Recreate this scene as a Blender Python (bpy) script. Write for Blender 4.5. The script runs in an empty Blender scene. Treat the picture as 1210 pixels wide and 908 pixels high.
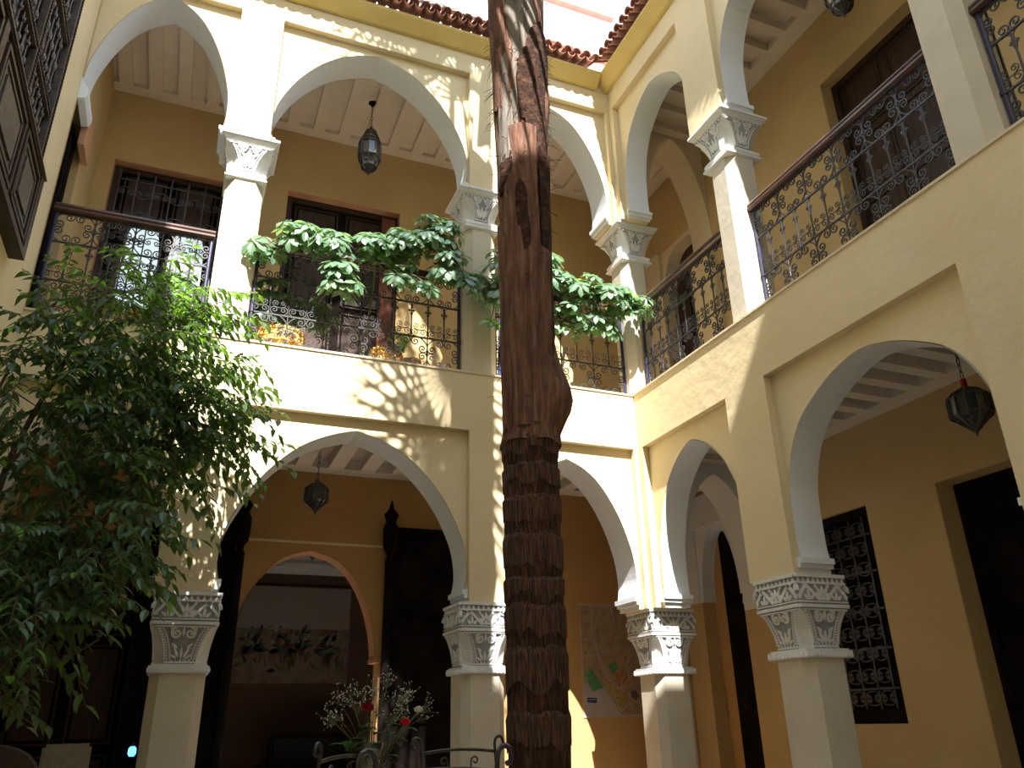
import bpy, math, random
from mathutils import Vector, Matrix
from mathutils.noise import noise

# ------------------------------------------------------------------ camera, sky, sun, exposure
S = 1.35            # metres per survey unit
CH = 1.0            # height of the camera above the courtyard floor


def W(x, y, z):
    return Vector((S * x, S * y, S * z + CH))


scene = bpy.context.scene
COL = scene.collection
FOC, PITCH, YAW, ROLL = 938.11, 0.403194, 0.3936706, -0.0215453
cp, sp, cy, sy = math.cos(PITCH), math.sin(PITCH), math.cos(YAW), math.sin(YAW)
fw = Vector((sy * cp, cy * cp, sp)); rt0 = Vector((cy, -sy, 0)); up0 = rt0.cross(fw)
rt = rt0 * math.cos(ROLL) + up0 * math.sin(ROLL); up = -rt0 * math.sin(ROLL) + up0 * math.cos(ROLL)
cam_d = bpy.data.cameras.new('camera'); cam = bpy.data.objects.new('camera', cam_d); COL.objects.link(cam)
cam_d.sensor_width = 36.0; cam_d.lens = FOC / 1210 * 36.0; cam_d.clip_start = 0.05
cam.matrix_world = Matrix(((rt.x, up.x, -fw.x, 0), (rt.y, up.y, -fw.y, 0), (rt.z, up.z, -fw.z, CH), (0, 0, 0, 1)))
scene.camera = cam

world = bpy.data.worlds.new('sky'); scene.world = world; world.use_nodes = True
nt = world.node_tree; nt.nodes.clear()
wo = nt.nodes.new('ShaderNodeOutputWorld'); bg = nt.nodes.new('ShaderNodeBackground')
bg.inputs['Color'].default_value = (0.62, 0.78, 1.0, 1); bg.inputs['Strength'].default_value = 2.1
nt.links.new(bg.outputs[0], wo.inputs[0])

SUN = Vector((0.15, 0.78, -1.0)).normalized()
sd = bpy.data.lights.new('sun', 'SUN'); sun = bpy.data.objects.new('sun', sd); COL.objects.link(sun)
sd.energy = 15.0; sd.angle = math.radians(0.53); sd.color = (1.0, 0.955, 0.88)
sun.rotation_euler = SUN.to_track_quat('-Z', 'Y').to_euler(); sun.location = (0, -6, 20)

scene.view_settings.view_transform = 'Standard'; scene.view_settings.look = 'None'
scene.view_settings.exposure = 0.46; scene.view_settings.gamma = 1.0
scene.view_settings.use_curve_mapping = False

# ------------------------------------------------------------------ materials
MATS = {}


def mat(name, col, rough=0.8, col2=None, scale=3.0, detail=5.0, bump=0.0, bscale=20.0, metal=0.0, stretch=(1, 1, 1),
        lo=0.35, hi=0.65, emit=None, transm=0.0, spec=0.3, sheen_sub=0.0):
    m = bpy.data.materials.new(name); m.use_nodes = True
    n = m.node_tree; b = n.nodes['Principled BSDF']
    b.inputs['Roughness'].default_value = rough; b.inputs['Metallic'].default_value = metal
    b.inputs['Specular IOR Level'].default_value = spec
    b.inputs['Base Color'].default_value = (*col, 1)
    if transm: b.inputs['Transmission Weight'].default_value = transm
    tc = n.nodes.new('ShaderNodeTexCoord'); mp = n.nodes.new('ShaderNodeMapping'); mp.inputs['Scale'].default_value = stretch
    n.links.new(tc.outputs['Object'], mp.inputs[0])
    if col2:
        t = n.nodes.new('ShaderNodeTexNoise'); t.inputs['Scale'].default_value = scale; t.inputs['Detail'].default_value = detail
        n.links.new(mp.outputs[0], t.inputs['Vector'])
        r = n.nodes.new('ShaderNodeValToRGB'); r.color_ramp.elements[0].position = lo; r.color_ramp.elements[1].position = hi
        r.color_ramp.elements[0].color = (*col, 1); r.color_ramp.elements[1].color = (*col2, 1)
        n.links.new(t.outputs['Fac'], r.inputs[0]); n.links.new(r.outputs[0], b.inputs['Base Color'])
    if bump:
        t2 = n.nodes.new('ShaderNodeTexNoise'); t2.inputs['Scale'].default_value = bscale; t2.inputs['Detail'].default_value = 6
        n.links.new(mp.outputs[0], t2.inputs['Vector'])
        bp = n.nodes.new('ShaderNodeBump'); bp.inputs['Strength'].default_value = bump; bp.inputs['Distance'].default_value = 0.02
        n.links.new(t2.outputs['Fac'], bp.inputs['Height']); n.links.new(bp.outputs[0], b.inputs['Normal'])
    if emit:
        b.inputs['Emission Color'].default_value = (*emit[:3], 1); b.inputs['Emission Strength'].default_value = emit[3]
    MATS[name] = m
    return m


M_YEL = mat('yellow_plaster', (0.72, 0.60, 0.38), 0.85, (0.77, 0.65, 0.43), 1.6, bump=0.25, bscale=9)
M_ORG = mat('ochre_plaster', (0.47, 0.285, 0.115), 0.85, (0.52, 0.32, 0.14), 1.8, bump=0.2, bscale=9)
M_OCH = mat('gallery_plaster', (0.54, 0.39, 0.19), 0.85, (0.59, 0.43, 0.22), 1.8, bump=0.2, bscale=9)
M_CRM = mat('cream_plaster', (0.68, 0.58, 0.42), 0.8, (0.73, 0.63, 0.47), 2.5, bump=0.2, bscale=12)
M_WHT = mat('white_soffit_paint', (0.80, 0.84, 0.90), 0.75, (0.83, 0.87, 0.93), 3, bump=0.1, bscale=15)
M_CAP = mat('white_carved_stucco', (0.82, 0.81, 0.80), 0.7, (0.74, 0.74, 0.75), 14, bump=0.15, bscale=60)
M_CAPG = mat('shaded_stucco', (0.30, 0.30, 0.33), 0.9, (0.36, 0.36, 0.39), 14)  # grey stands in for shade in the hollows of the carving
M_SHF = mat('stone_plaster_shaft', (0.60, 0.54, 0.44), 0.75, (0.66, 0.60, 0.50), 3, bump=0.15, bscale=14)
M_CEIL = mat('whitewashed_timber', (0.72, 0.62, 0.53), 0.8, (0.78, 0.68, 0.60), 4, stretch=(1, 1, 1))
M_CEILL = mat('whitewashed_timber_lower', (0.74, 0.69, 0.63), 0.8, (0.80, 0.75, 0.69), 4)
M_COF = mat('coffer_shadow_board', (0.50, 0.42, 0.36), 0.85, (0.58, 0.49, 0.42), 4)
M_PNK = mat('terracotta_reveal', (0.58, 0.30, 0.18), 0.8, (0.64, 0.36, 0.22), 4)
M_WOOD = mat('dark_cedar', (0.030, 0.016, 0.012), 0.5, (0.060, 0.030, 0.022), 5, stretch=(6, 6, 0.8), bump=0.2, bscale=12)
M_WOODR = mat('red_brown_wood', (0.12, 0.035, 0.022), 0.5, (0.20, 0.065, 0.04), 5, stretch=(6, 6, 0.8))
M_WOODG = mat('weathered_cedar', (0.050, 0.034, 0.028), 0.42, (0.11, 0.080, 0.066), 3, stretch=(1, 8, 8), bump=0.3, bscale=18, spec=0.6)
M_BLK = mat('near_black_wood', (0.008, 0.006, 0.006), 0.9, (0.018, 0.013, 0.012), 5, spec=0.02)
M_IRON = mat('wrought_iron', (0.036, 0.034, 0.040), 0.38, (0.070, 0.066, 0.074), 30, metal=0.3, spec=0.5)
M_IRONB = mat('blue_black_iron', (0.02, 0.02, 0.06), 0.4, (0.04, 0.04, 0.10), 20, metal=0.2, spec=0.6)
M_RAIL = mat('varnished_rail', (0.060, 0.026, 0.020), 0.30, (0.10, 0.045, 0.033), 6, spec=0.6)
M_TILE = mat('terracotta_tile', (0.30, 0.12, 0.085), 0.7, (0.44, 0.21, 0.15), 12, bump=0.3, bscale=40)
M_TILE2 = mat('terracotta_pan_tile', (0.36, 0.16, 0.11), 0.7, (0.50, 0.26, 0.19), 12, bump=0.3, bscale=40)
M_EAVE = mat('yellow_eave_paint', (0.76, 0.60, 0.24), 0.75, (0.70, 0.53, 0.20), 3)
M_TWHT = mat('terrace_white', (0.80, 0.74, 0.70), 0.8, (0.82, 0.78, 0.75), 2)
M_RED = mat('red_band_paint', (0.75, 0.22, 0.16), 0.7, (0.80, 0.28, 0.20), 4)
M_FLOOR = mat('courtyard_tile', (0.46, 0.38, 0.29), 0.45, (0.54, 0.46, 0.36), 3)
M_GLASS = mat('lantern_glass', (0.05, 0.055, 0.05), 0.3, transm=0.35, spec=0.35)
M_SKYG = mat('sky_glow_pane', (0.6, 0.7, 0.75), 0.2, emit=(0.62, 0.78, 0.82, 0.75))  # emission stands in for bright sky mirrored in the glass
M_STEM = mat('green_stem', (0.10, 0.14, 0.05), 0.7, (0.16, 0.13, 0.07), 20)
M_BARK = mat('shrub_bark', (0.085, 0.055, 0.038), 0.9, (0.15, 0.11, 0.08), 14, bump=0.5)
M_GOLD = mat('honey_wicker', (0.60, 0.33, 0.07), 0.55, (0.78, 0.50, 0.16), 30, bump=0.4, bscale=60)
M_MUL = mat('mullion_paint', (0.55, 0.42, 0.22), 0.8)
M_BLUE = mat('navy_cloth', (0.015, 0.022, 0.07), 0.9, (0.03, 0.04, 0.12), 14, bump=0.5)
M_GREY = mat('grey_pot', (0.06, 0.065, 0.075), 0.5, (0.10, 0.105, 0.12), 8)
M_SOFA = mat('black_leather', (0.008, 0.008, 0.008), 0.6, (0.012, 0.011, 0.012), 8, spec=0.1)
M_CUSH = mat('beige_linen', (0.36, 0.31, 0.23), 0.9, (0.42, 0.37, 0.28), 30)
M_TAUPE = mat('taupe_upholstery', (0.10, 0.078, 0.065), 0.9, (0.13, 0.10, 0.085), 20)
M_TABLE = mat('dark_table_top', (0.05, 0.035, 0.03), 0.3, (0.07, 0.05, 0.04), 5)
M_BLUEL = mat('blue_glass', (0.03, 0.15, 0.9), 0.1, emit=(0.10, 0.35, 1.0, 2.5))
M_RROSE = mat('red_petal', (0.55, 0.006, 0.02), 0.5, (0.75, 0.02, 0.05), 25)
M_DROSE = mat('dark_red_petal', (0.22, 0.004, 0.008), 0.5, (0.36, 0.01, 0.02), 25)
M_WROSE = mat('white_petal', (0.85, 0.83, 0.74), 0.5, (0.90, 0.88, 0.82), 20)
M_GYP = mat('gypsophila_bloom', (0.75, 0.72, 0.66), 0.7)


def leafmat(name, c1, c2, rough=0.38, sc=7.0, spec=0.5):
    m = mat(name, c1, rough, c2, sc, spec=spec, lo=0.3, hi=0.7)
    n = m.node_tree; b = n.nodes['Principled BSDF']; out = n.nodes['Material Output']
    tr = n.nodes.new('ShaderNodeBsdfTranslucent'); mx = n.nodes.new('ShaderNodeMixShader'); mx.inputs[0].default_value = 0.32
    tr.inputs[0].default_value = (c2[0] * 1.9, c2[1] * 1.9, c2[2] * 0.8, 1)
    n.links.new(b.outputs[0], mx.inputs[1]); n.links.new(tr.outputs[0], mx.inputs[2]); n.links.new(mx.outputs[0], out.inputs[0])
    return m


M_LEAF = leafmat('ficus_leaf', (0.030, 0.066, 0.022), (0.075, 0.135, 0.048))
M_LEAFY = leafmat('young_ficus_leaf', (0.10, 0.24, 0.03), (0.17, 0.34, 0.05))
M_SCH = leafmat('umbrella_leaf', (0.085, 0.165, 0.105), (0.17, 0.28, 0.18), 0.26, spec=0.9)
M_FERN = leafmat('fern_frond', (0.13, 0.30, 0.04), (0.22, 0.45, 0.06), 0.6)
M_PALMG = leafmat('palm_frond', (0.05, 0.10, 0.02), (0.10, 0.16, 0.05), 0.5)
M_BLEAF = leafmat('bouquet_leaf', (0.012, 0.055, 0.015), (0.025, 0.09, 0.025), 0.4)


def ramp_mat(name, stops, wave_scale=3.0, bands='Z', noise_scale=5.0, dist=3.0, rough=0.9, bump=0.6, stretch=(1, 1, 1)):
    m = bpy.data.materials.new(name); m.use_nodes = True; n = m.node_tree; b = n.nodes['Principled BSDF']
    b.inputs['Roughness'].default_value = rough; b.inputs['Specular IOR Level'].default_value = 0.15
    tc = n.nodes.new('ShaderNodeTexCoord'); mp = n.nodes.new('ShaderNodeMapping'); mp.inputs['Scale'].default_value = stretch
    n.links.new(tc.outputs['Object'], mp.inputs[0])
    t = n.nodes.new('ShaderNodeTexNoise'); t.inputs['Scale'].default_value = noise_scale; t.inputs['Detail'].default_value = 8
    t.inputs['Roughness'].default_value = 0.65
    n.links.new(mp.outputs[0], t.inputs['Vector'])
    r = n.nodes.new('ShaderNodeValToRGB'); cr = r.color_ramp
    while len(cr.elements) < len(stops): cr.elements.new(0.5)
    for e, (p, c) in zip(cr.elements, stops): e.position = p; e.color = (*c, 1)
    n.links.new(t.outputs['Fac'], r.inputs[0]); n.links.new(r.outputs[0], b.inputs['Base Color'])
    bp = n.nodes.new('ShaderNodeBump'); bp.inputs['Strength'].default_value = bump; bp.inputs['Distance'].default_value = 0.02
    n.links.new(t.outputs['Fac'], bp.inputs['Height']); n.links.new(bp.outputs[0], b.inputs['Normal'])
    return m


M_TRUNK = ramp_mat('palm_ring_bark', [(0.35, (0.022, 0.012, 0.008)), (0.52, (0.07, 0.035, 0.022)), (0.7, (0.17, 0.09, 0.055))], noise_scale=9, stretch=(7, 7, 0.9), bump=1.0)
M_FRINGE = ramp_mat('palm_fringe_bark', [(0.36, (0.03, 0.016, 0.011)), (0.5, (0.11, 0.060, 0.040)), (0.66, (0.21, 0.13, 0.095))], noise_scale=14, stretch=(9, 9, 0.5), bump=1.0)
M_SHEATH = ramp_mat('palm_sheath_bark', [(0.3, (0.07, 0.034, 0.024)), (0.5, (0.17, 0.088, 0.062)), (0.72, (0.30, 0.18, 0.13))], noise_scale=5, stretch=(6, 6, 0.7), bump=0.9)
M_PALE = ramp_mat('palm_pale_sheath', [(0.3, (0.08, 0.05, 0.035)), (0.45, (0.19, 0.165, 0.145)), (0.72, (0.28, 0.25, 0.23))], noise_scale=4, stretch=(9, 9, 0.6), bump=0.7)
M_FIBRE = ramp_mat('palm_fibre', [(0.35, (0.014, 0.007, 0.005)), (0.55, (0.06, 0.028, 0.018)), (0.75, (0.15, 0.08, 0.05))], noise_scale=22, stretch=(1, 1, 1), bump=1.0)

# ------------------------------------------------------------------ builders


class MB:
    """collects shapes; unit=True means survey units converted by W"""
    def __init__(s, unit=False):
        s.v = []; s.f = []; s.unit = unit; s.smooth = False

    def add(s, vs, fs):
        o = len(s.v); s.v += [tuple(p) for p in vs]; s.f += [tuple(o + i for i in f) for f in fs]; return s

    def box(s, x0, x1, y0, y1, z0, z1):
        v = [(x0, y0, z0), (x1, y0, z0), (x1, y1, z0), (x0, y1, z0), (x0, y0, z1), (x1, y0, z1), (x1, y1, z1), (x0, y1, z1)]
        return s.add(v, [(0, 3, 2, 1), (4, 5, 6, 7), (0, 1, 5, 4), (1, 2, 6, 5), (2, 3, 7, 6), (3, 0, 4, 7)])

    def prism(s, poly, axis, a, b):
        """poly = 2D points; axis 'y': (u,v)->(u,a,v); 'x': (u,v)->(a,u,v); 'z': (u,v)->(u,v,a)"""
        n = len(poly)
        def g(p, t):
            return {'y': (p[0], t, p[1]), 'x': (t, p[0], p[1]), 'z': (p[0], p[1], t)}[axis]
        vs = [g(p, a) for p in poly] + [g(p, b) for p in poly]
        fs = [tuple(range(n)), tuple(range(2 * n - 1, n - 1, -1))] + [(i, (i + 1) % n + 0, (i + 1) % n + n, i + n) for i in range(n)]
        return s.add(vs, fs)

    def tube(s, path, r, n=6, caps=True, flat=1.0):
        path = [Vector(p) for p in path]; k = len(path)
        rr = r if isinstance(r, (list, tuple)) else [r] * k
        vs = []; up_ = Vector((0, 0, 1)); prev = None
        for i, p in enumerate(path):
            t = (path[min(i + 1, k - 1)] - path[max(i - 1, 0)])
            if t.length < 1e-9: t = Vector((0, 0, 1))
            t.normalize()
            if prev is None:
                a = t.orthogonal().normalized()
                if abs(t.y) < 0.9: a = (Vector((0, 1, 0)) - t * t.y).normalized()
            else:
                a = (prev - t * prev.dot(t))
                a = a.normalized() if a.length > 1e-6 else t.orthogonal().normalized()
            prev = a; b = t.cross(a)
            for j in range(n):
                th = 2 * math.pi * (j + 0.5) / n
                vs.append(p + a * (math.cos(th) * rr[i]) * flat + b * (math.sin(th) * rr[i]))
        fs = []
        for i in range(k - 1):
            for j in range(n):
                fs.append((i * n + j, i * n + (j + 1) % n, (i + 1) * n + (j + 1) % n, (i + 1) * n + j))
        if caps: fs += [tuple(range(n))[::-1], tuple((k - 1) * n + j for j in range(n))]
        return s.add(vs, fs)

    def lathe(s, prof, n=24, c=(0, 0, 0)):
        vs = []
        for r, z in prof:
            for j in range(n):
                th = 2 * math.pi * j / n; vs.append((c[0] + r * math.cos(th), c[1] + r * math.sin(th), c[2] + z))
        fs = [(i * n + j, i * n + (j + 1) % n, (i + 1) * n + (j + 1) % n, (i + 1) * n + j) for i in range(len(prof) - 1) for j in range(n)]
        fs += [tuple(range(n))[::-1], tuple((len(prof) - 1) * n + j for j in range(n))]
        return s.add(vs, fs)

    def mesh(s, name, material, off=(0, 0, 0), smooth=None):
        vs = [W(*p) for p in s.v] if s.unit else [Vector(p) for p in s.v]
        o = Vector(off)
        me = bpy.data.meshes.new(name); me.from_pydata([tuple(v - o) for v in vs], [], s.f); me.validate(); me.update()
        me.materials.append(material)
        if smooth if smooth is not None else s.smooth:
            me.polygons.foreach_set('use_smooth', [True] * len(me.polygons))
        return me

    def build(s, name, material, parent=None, off=None, smooth=None):
        if off is None: off = wloc(parent) if (parent is not None and s.unit) else (0, 0, 0)
        o = bpy.data.objects.new(name, s.mesh(name, material, off, smooth)); COL.objects.link(o)
        if parent is not None: o.parent = parent
        return o


def wloc(o):
    p = Vector((0, 0, 0))
    while o is not None: p += o.location; o = o.parent
    return p


def tag(o, label=None, cat=None, group=None, kind=None):
    if label: o['label'] = label
    if cat: o['category'] = cat
    if group: o['group'] = group
    if kind: o['kind'] = kind
    return o


def empty(name, loc=(0, 0, 0), rz=0.0):
    o = bpy.data.objects.new(name, None); COL.objects.link(o); o.location = loc; o.rotation_euler = (0, 0, rz)
    o.empty_display_size = 0.1
    return o


def inst(name, me, parent=None, loc=(0, 0, 0), rot=(0, 0, 0), sc=1.0, mtx=None):
    o = bpy.data.objects.new(name, me); COL.objects.link(o)
    if parent is not None: o.parent = parent
    if mtx is not None: o.matrix_basis = mtx
    else:
        o.location = loc; o.rotation_euler = rot; o.scale = (sc, sc, sc) if not isinstance(sc, (tuple, list)) else sc
    return o


def copy_tree(o, parent=None):
    c = o.copy(); COL.objects.link(c); c.parent = parent
    for ch in list(o.children): copy_tree(ch, c)
    return c


# ------------------------------------------------------------------ key dimensions (survey units)
YB, XR, XL = 4.688, 2.917, -1.03
TH = 0.30           # wall thickness
REC = 0.05          # depth of the recessed spandrel panels
XL_ = -1.03
ZG = -CH / S        # courtyard floor
Z1 = 2.20           # gallery floor
ZT_LO, ZT_UP = 1.79, 4.88
FOOT_LO, FOOT_UP = 0.76, 3.81
APX_LO, APX_UP = 1.70, 4.81
CAPT_LO, CAPT_UP = 0.68, 3.74
ZEAVE = 5.08
YW_LO, YW_UP, XW_LO, XW_UP = 5.75, 5.80, 3.90, 3.85
BAYS_B = [(XL_, -0.135), (0.165, 1.635), (1.885, 2.852)]
APS = {('y', 'lo'): [1.70, 1.717, 1.68], ('y', 'up'): [4.855, 4.84, 4.80], ('x', 'lo'): [1.67, 1.675, 1.685], ('x', 'up'): [4.75, 4.75, 4.73]}
BAYS_R = [(0.25, 1.63), (2.0, 3.29), (3.65, 4.595)]
THR = 0.24       # in y
YF = -1.3           # front side of the court


ARCH_TAB = [(0.975, 0.0), (0.992, 0.06), (1.0, 0.14), (0.978, 0.27), (0.925, 0.39), (0.81, 0.56), (0.645, 0.725), (0.45, 0.86), (0.225, 0.95), (0, 1)]


FULL_TAB = [(0.985, 0.0), (1.0, 0.08), (1.0, 0.22), (0.988, 0.40), (0.935, 0.54), (0.855, 0.665), (0.70, 0.80), (0.40, 0.925), (0.15, 0.985), (0, 1)]
FULLNESS = {}


def arch_curve(a, b, foot, apex):
    """2D points (u, v) of the pointed arch from left foot over the apex to right foot"""
    c = (a + b) / 2; hw = (b - a) / 2
    k_ = FULLNESS.get((round(a, 2), round(foot, 2)), 0.0); T = [(p[0] * (1 - k_) + q[0] * k_, p[1] * (1 - k_) + q[1] * k_) for p, q in zip(ARCH_TAB, FULL_TAB)]; pts = []
    for i in range(len(T) - 1):
        p0 = T[max(i - 1, 0)]; p1 = T[i]; p2 = T[i + 1]; p3 = T[min(i + 2, len(T) - 1)]
        for k in range(3):
            t = k / 3
            q = [0.5 * ((2 * p1[d]) + (-p0[d] + p2[d]) * t + (2 * p0[d] - 5 * p1[d] + 4 * p2[d] - p3[d]) * t * t + (-p0[d] + 3 * p1[d] - 3 * p2[d] + p3[d]) * t ** 3) for d in (0, 1)]
            pts.append((q[0] * hw, foot + q[1] * (apex - foot)))
    right = [(c + x, z) for x, z in pts]; left = [(c - x, z) for x, z in pts]
    return left + [(c, apex)] + right[::-1]


for u_, k_ in ((0.25, 1.0), (2.0, 1.0), (3.65, .5)):
    FULLNESS[(u_, round(FOOT_LO, 2))] = k_; FULLNESS[(u_, round(FOOT_UP, 2))] = max(k_, .9)


def wall_outline(u0, u1, zb, zt, bays, foot, apexes):
    out = [(u0, zb)]
    for (a, b), ap in zip(bays, apexes):
        cv = arch_curve(a, b, foot, ap)
        if a > u0 + 1e-4: out.append((a, zb))
        if a > u0 + 1e-4: out.append((a, foot))
        else:
            out[0] = (u0, foot)
        out += cv
        if b < u1 - 1e-4: out += [(b, foot), (b, zb)]
        else: out.append((b, foot))
    if bays[-1][1] < u1 - 1e-4: out.append((u1, zb))
    out += [(u1, zt), (u0, zt)]
    return out


def facade(name, axis, storey):
    lo = storey == 'lo'
    foot, ap, capt, zt, trim = (FOOT_LO, APX_LO, CAPT_LO, Z1, ZT_LO) if lo else (FOOT_UP, APX_UP, CAPT_UP, ZEAVE, ZT_UP)
    p0 = YB if axis == 'y' else XR
    bays = BAYS_B if axis == 'y' else BAYS_R
    th_ = TH if axis == 'y' else THR
    u0, u1 = (XL, XR + TH) if axis == 'y' else (YF, YB)
    ub = bays
    aps = APS[(axis, storey)]; ol = wall_outline(u0, u1, capt, zt, ub, foot, aps)
    m = MB(True); m.prism(ol, axis, p0 + REC, p0 + th_)
    w = m.build(name, M_YEL); tag(w, kind='structure')
    # raised frame of pilasters and band round the recessed spandrels
    fr = MB(True)
    def bx(a, b, za, zb_):
        if axis == 'y': fr.box(a, b, p0, p0 + REC, za, zb_)
        else: fr.box(p0, p0 + REC, a, b, za, zb_)
    bx(u0, u1 if axis == 'x' else XR + 0.0, trim, zt)
    edges = [u0] + [e for bb in ub for e in bb] + [u1]
    for i in range(0, len(edges), 2):
        a, b = edges[i], edges[i + 1]
        if axis == 'y' and i == len(edges) - 2: continue
        if axis == 'x' and i == len(edges) - 2: a, b = YB - 0.06, YB
        if b - a > 0.02: bx(a, b, capt, trim)
    if axis == 'y': bx(XR - 0.035, XR, capt, trim)
    o = fr.build('raised_frame', M_YEL, w)
    # white painted soffits, with their moulded imposts
    for (a, b), ap in zip(ub, aps):
        cv = arch_curve(a, b, foot, ap)
        pts = ([] if a < XL + .01 and axis == 'y' else [(a, capt), (a, foot)]) + cv + [(b, foot), (b, capt)]
        c = (a + b) / 2; q = []
        for (u, v) in pts:
            du = 0.004 if u < c - 1e-4 else (-0.004 if u > c + 1e-4 else 0)
            q.append((u + du, v - 0.004))
        sf = MB(True); vs = []; d0 = p0 + REC - 0.003; d1 = p0 + th_ + 0.003
        for u, v in q:
            for d in (d0, d1): vs.append((u, d, v) if axis == 'y' else (d, u, v))
        sf.add(vs, [(2 * i, 2 * i + 1, 2 * i + 3, 2 * i + 2) for i in range(len(q) - 1)])
        sf.build('arch_soffit', M_WHT, w)
        for (e, sgn) in ((a, 1), (b, -1)):
            if a < XL + .1 and sgn == 1 and axis == 'y':
                im = MB(True); im.prism([(a, foot + .12), (a + .012, foot + .10), (a + .055, foot + .02), (a + .055, foot - .02), (a + .04, foot - .05), (a, foot - .06)], 'y', p0 + .01, p0 + th_ + .003); im.build('corbel', M_WHT, w)
                continue
            im = MB(True)
            for k, (zz, dd, hh) in enumerate(((foot - 0.03, 0.036, 0.03), (foot - 0.052, 0.022, 0.022))):
                ua, ub_ = sorted((e, e + sgn * dd))
                if axis == 'y': im.box(ua, ub_, p0 + 0.03, p0 + th_ + 0.01, zz, zz + hh)
                else: im.box(p0 + 0.03, p0 + th_ + 0.01, ua, ub_, zz, zz + hh)
            im.build('impost_moulding', M_WHT, w)
    return w


facade('wall_back', 'y', 'lo'); facade('wall_back', 'y', 'up')
facade('wall_right', 'x', 'lo'); facade('wall_right', 'x', 'up')

# ------------------------------------------------------------------ left and front sides, floor
m = MB(True); m.box(XL - 0.25, XL, YF - 0.25, YB, ZG, 7.3); m.box(XL - 0.25, XL, YB, 6.0, ZG, 1.98)
lw = tag(m.build('wall_left', M_YEL), kind='structure')
# gallery part of the left wall with its door opening
m = MB(True); m.box(XL - 0.25, XL, 5.2, 6.0, 1.98, 4.9); m.box(XL - 0.25, XL, YB, 4.72, 1.98, 4.9); m.box(XL - 0.25, XL, 4.72, 5.2, 3.8, 4.9)
tag(m.build('wall_left', M_OCH), kind='structure')
m = MB(True); m.box(XL, XL + 0.04, 5.0, 5.24, 3.62, 3.92)
tag(m.build('trim_1', M_PNK), kind='structure')
m = MB(True); m.box(XL - 0.2, XL - 0.06, 4.72, 5.2, Z1, 3.8)
for k in range(4): m.box(XL - 0.06, XL - 0.04, 4.76 + 0.11 * k, 4.84 + 0.11 * k, Z1 + 0.05, 3.72)
tag(m.build('door_1', M_BLK), kind='structure')
m = MB(True); m.box(XL - 0.25, XW_LO + 0.3, YF - 0.3, YF, ZG, 7.93)
tag(m.build('wall_front', M_YEL), kind='structure')
m = MB(True); m.box(XL - 1.5, XW_LO + 1.5, YF - 0.5, 8.6, ZG - 0.1, ZG)
fl = tag(m.build('floor', M_FLOOR), kind='structure')

# ------------------------------------------------------------------ gallery slabs (lower ceilings, upper floors)
def ceiling(name, x0, x1, y0, y1, zc, ztop, run, n, bw, bh, border, mb, mc):
    s = MB(True); s.box(x0, x1, y0, y1, zc + bh, ztop)
    o = tag(s.build(name, mc), kind='structure')
    bd = MB(True)
    if run == 'y': bd.box(x0, x1, y1 - border, y1, zc, zc + bh)
    else: bd.box(x1 - border, x1, y0, y1, zc, zc + bh)
    bd.build('border_board', mb, o)
    L = (x1 - x0) if run == 'y' else (y1 - y0)
    b = MB(True)
    if run == 'y': b.box(0, bw, 0, y1 - y0 - border, 0, bh)
    else: b.box(0, x1 - x0 - border, 0, bw, 0, bh)
    b.v = [(S * p[0], S * p[1], S * p[2]) for p in b.v]; b.unit = False
    me = b.mesh('beam', mb)
    for i in range(n):
        t = (i + 0.2) * L / n
        loc = W(x0 + t, y0, zc) if run == 'y' else W(x0, y0 + t, zc)
        inst('beam', me, o, loc)
    return o


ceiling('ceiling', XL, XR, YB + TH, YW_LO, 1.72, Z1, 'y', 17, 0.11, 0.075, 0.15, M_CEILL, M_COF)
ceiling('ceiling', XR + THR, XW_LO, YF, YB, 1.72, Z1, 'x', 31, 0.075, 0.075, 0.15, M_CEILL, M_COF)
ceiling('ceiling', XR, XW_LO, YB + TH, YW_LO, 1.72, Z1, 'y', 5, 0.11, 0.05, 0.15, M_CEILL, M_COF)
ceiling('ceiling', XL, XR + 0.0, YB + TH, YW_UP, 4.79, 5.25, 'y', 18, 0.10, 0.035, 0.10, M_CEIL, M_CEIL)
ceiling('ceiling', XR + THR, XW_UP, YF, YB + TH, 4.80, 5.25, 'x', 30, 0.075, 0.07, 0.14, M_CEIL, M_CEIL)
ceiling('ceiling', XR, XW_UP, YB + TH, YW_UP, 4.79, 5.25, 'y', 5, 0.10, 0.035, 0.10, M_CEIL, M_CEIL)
# slab edges under the facades, closing between lower wall top and upper floor
s = MB(True); s.box(XL, XW_LO, YB + TH, YW_LO + 0.05, Z1, Z1 + 0.012); s.box(XR + THR, XW_LO, YF, YB + TH, Z1, Z1 + 0.012)
tag(s.build('floor', M_FLOOR), kind='structure')
s = MB(True); s.box(XL, XR, YB - 0.008, YB + TH, Z1, Z1 + 0.014); s.box(XR - 0.008, XR + THR, YF, YB + TH, Z1, Z1 + 0.014)
tag(s.build('trim_2', M_CRM), kind='structure')

# ------------------------------------------------------------------ rear walls of the galleries
def holed_wall(name, axis, p0, p1, u0, u1, z0, z1, holes, material):
    """wall with rectangular holes (a, b, za, zb) sorted along u"""
    m = MB(True)
    def bx(a, b, za, zb):
        if b - a < 1e-4 or zb - za < 1e-4: return
        if axis == 'y': m.box(a, b, p0, p1, za, zb)
        else: m.box(p0, p1, a, b, za, zb)
    c = u0
    for (a, b, za, zb) in holes:
        bx(c, a, z0, z1); bx(a, b, z0, za); bx(a, b, zb, z1); c = b
    bx(c, u1, z0, z1)
    return tag(m.build(name, material), kind='structure')


holed_wall('wall_back', 'y', YW_LO, YW_LO + 0.16, -1.30, XW_LO + 0.2, ZG, 1.98, [(-0.95, -0.20, ZG, 1.21), (0.30, 1.34, ZG, 1.19)], M_ORG)
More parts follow.
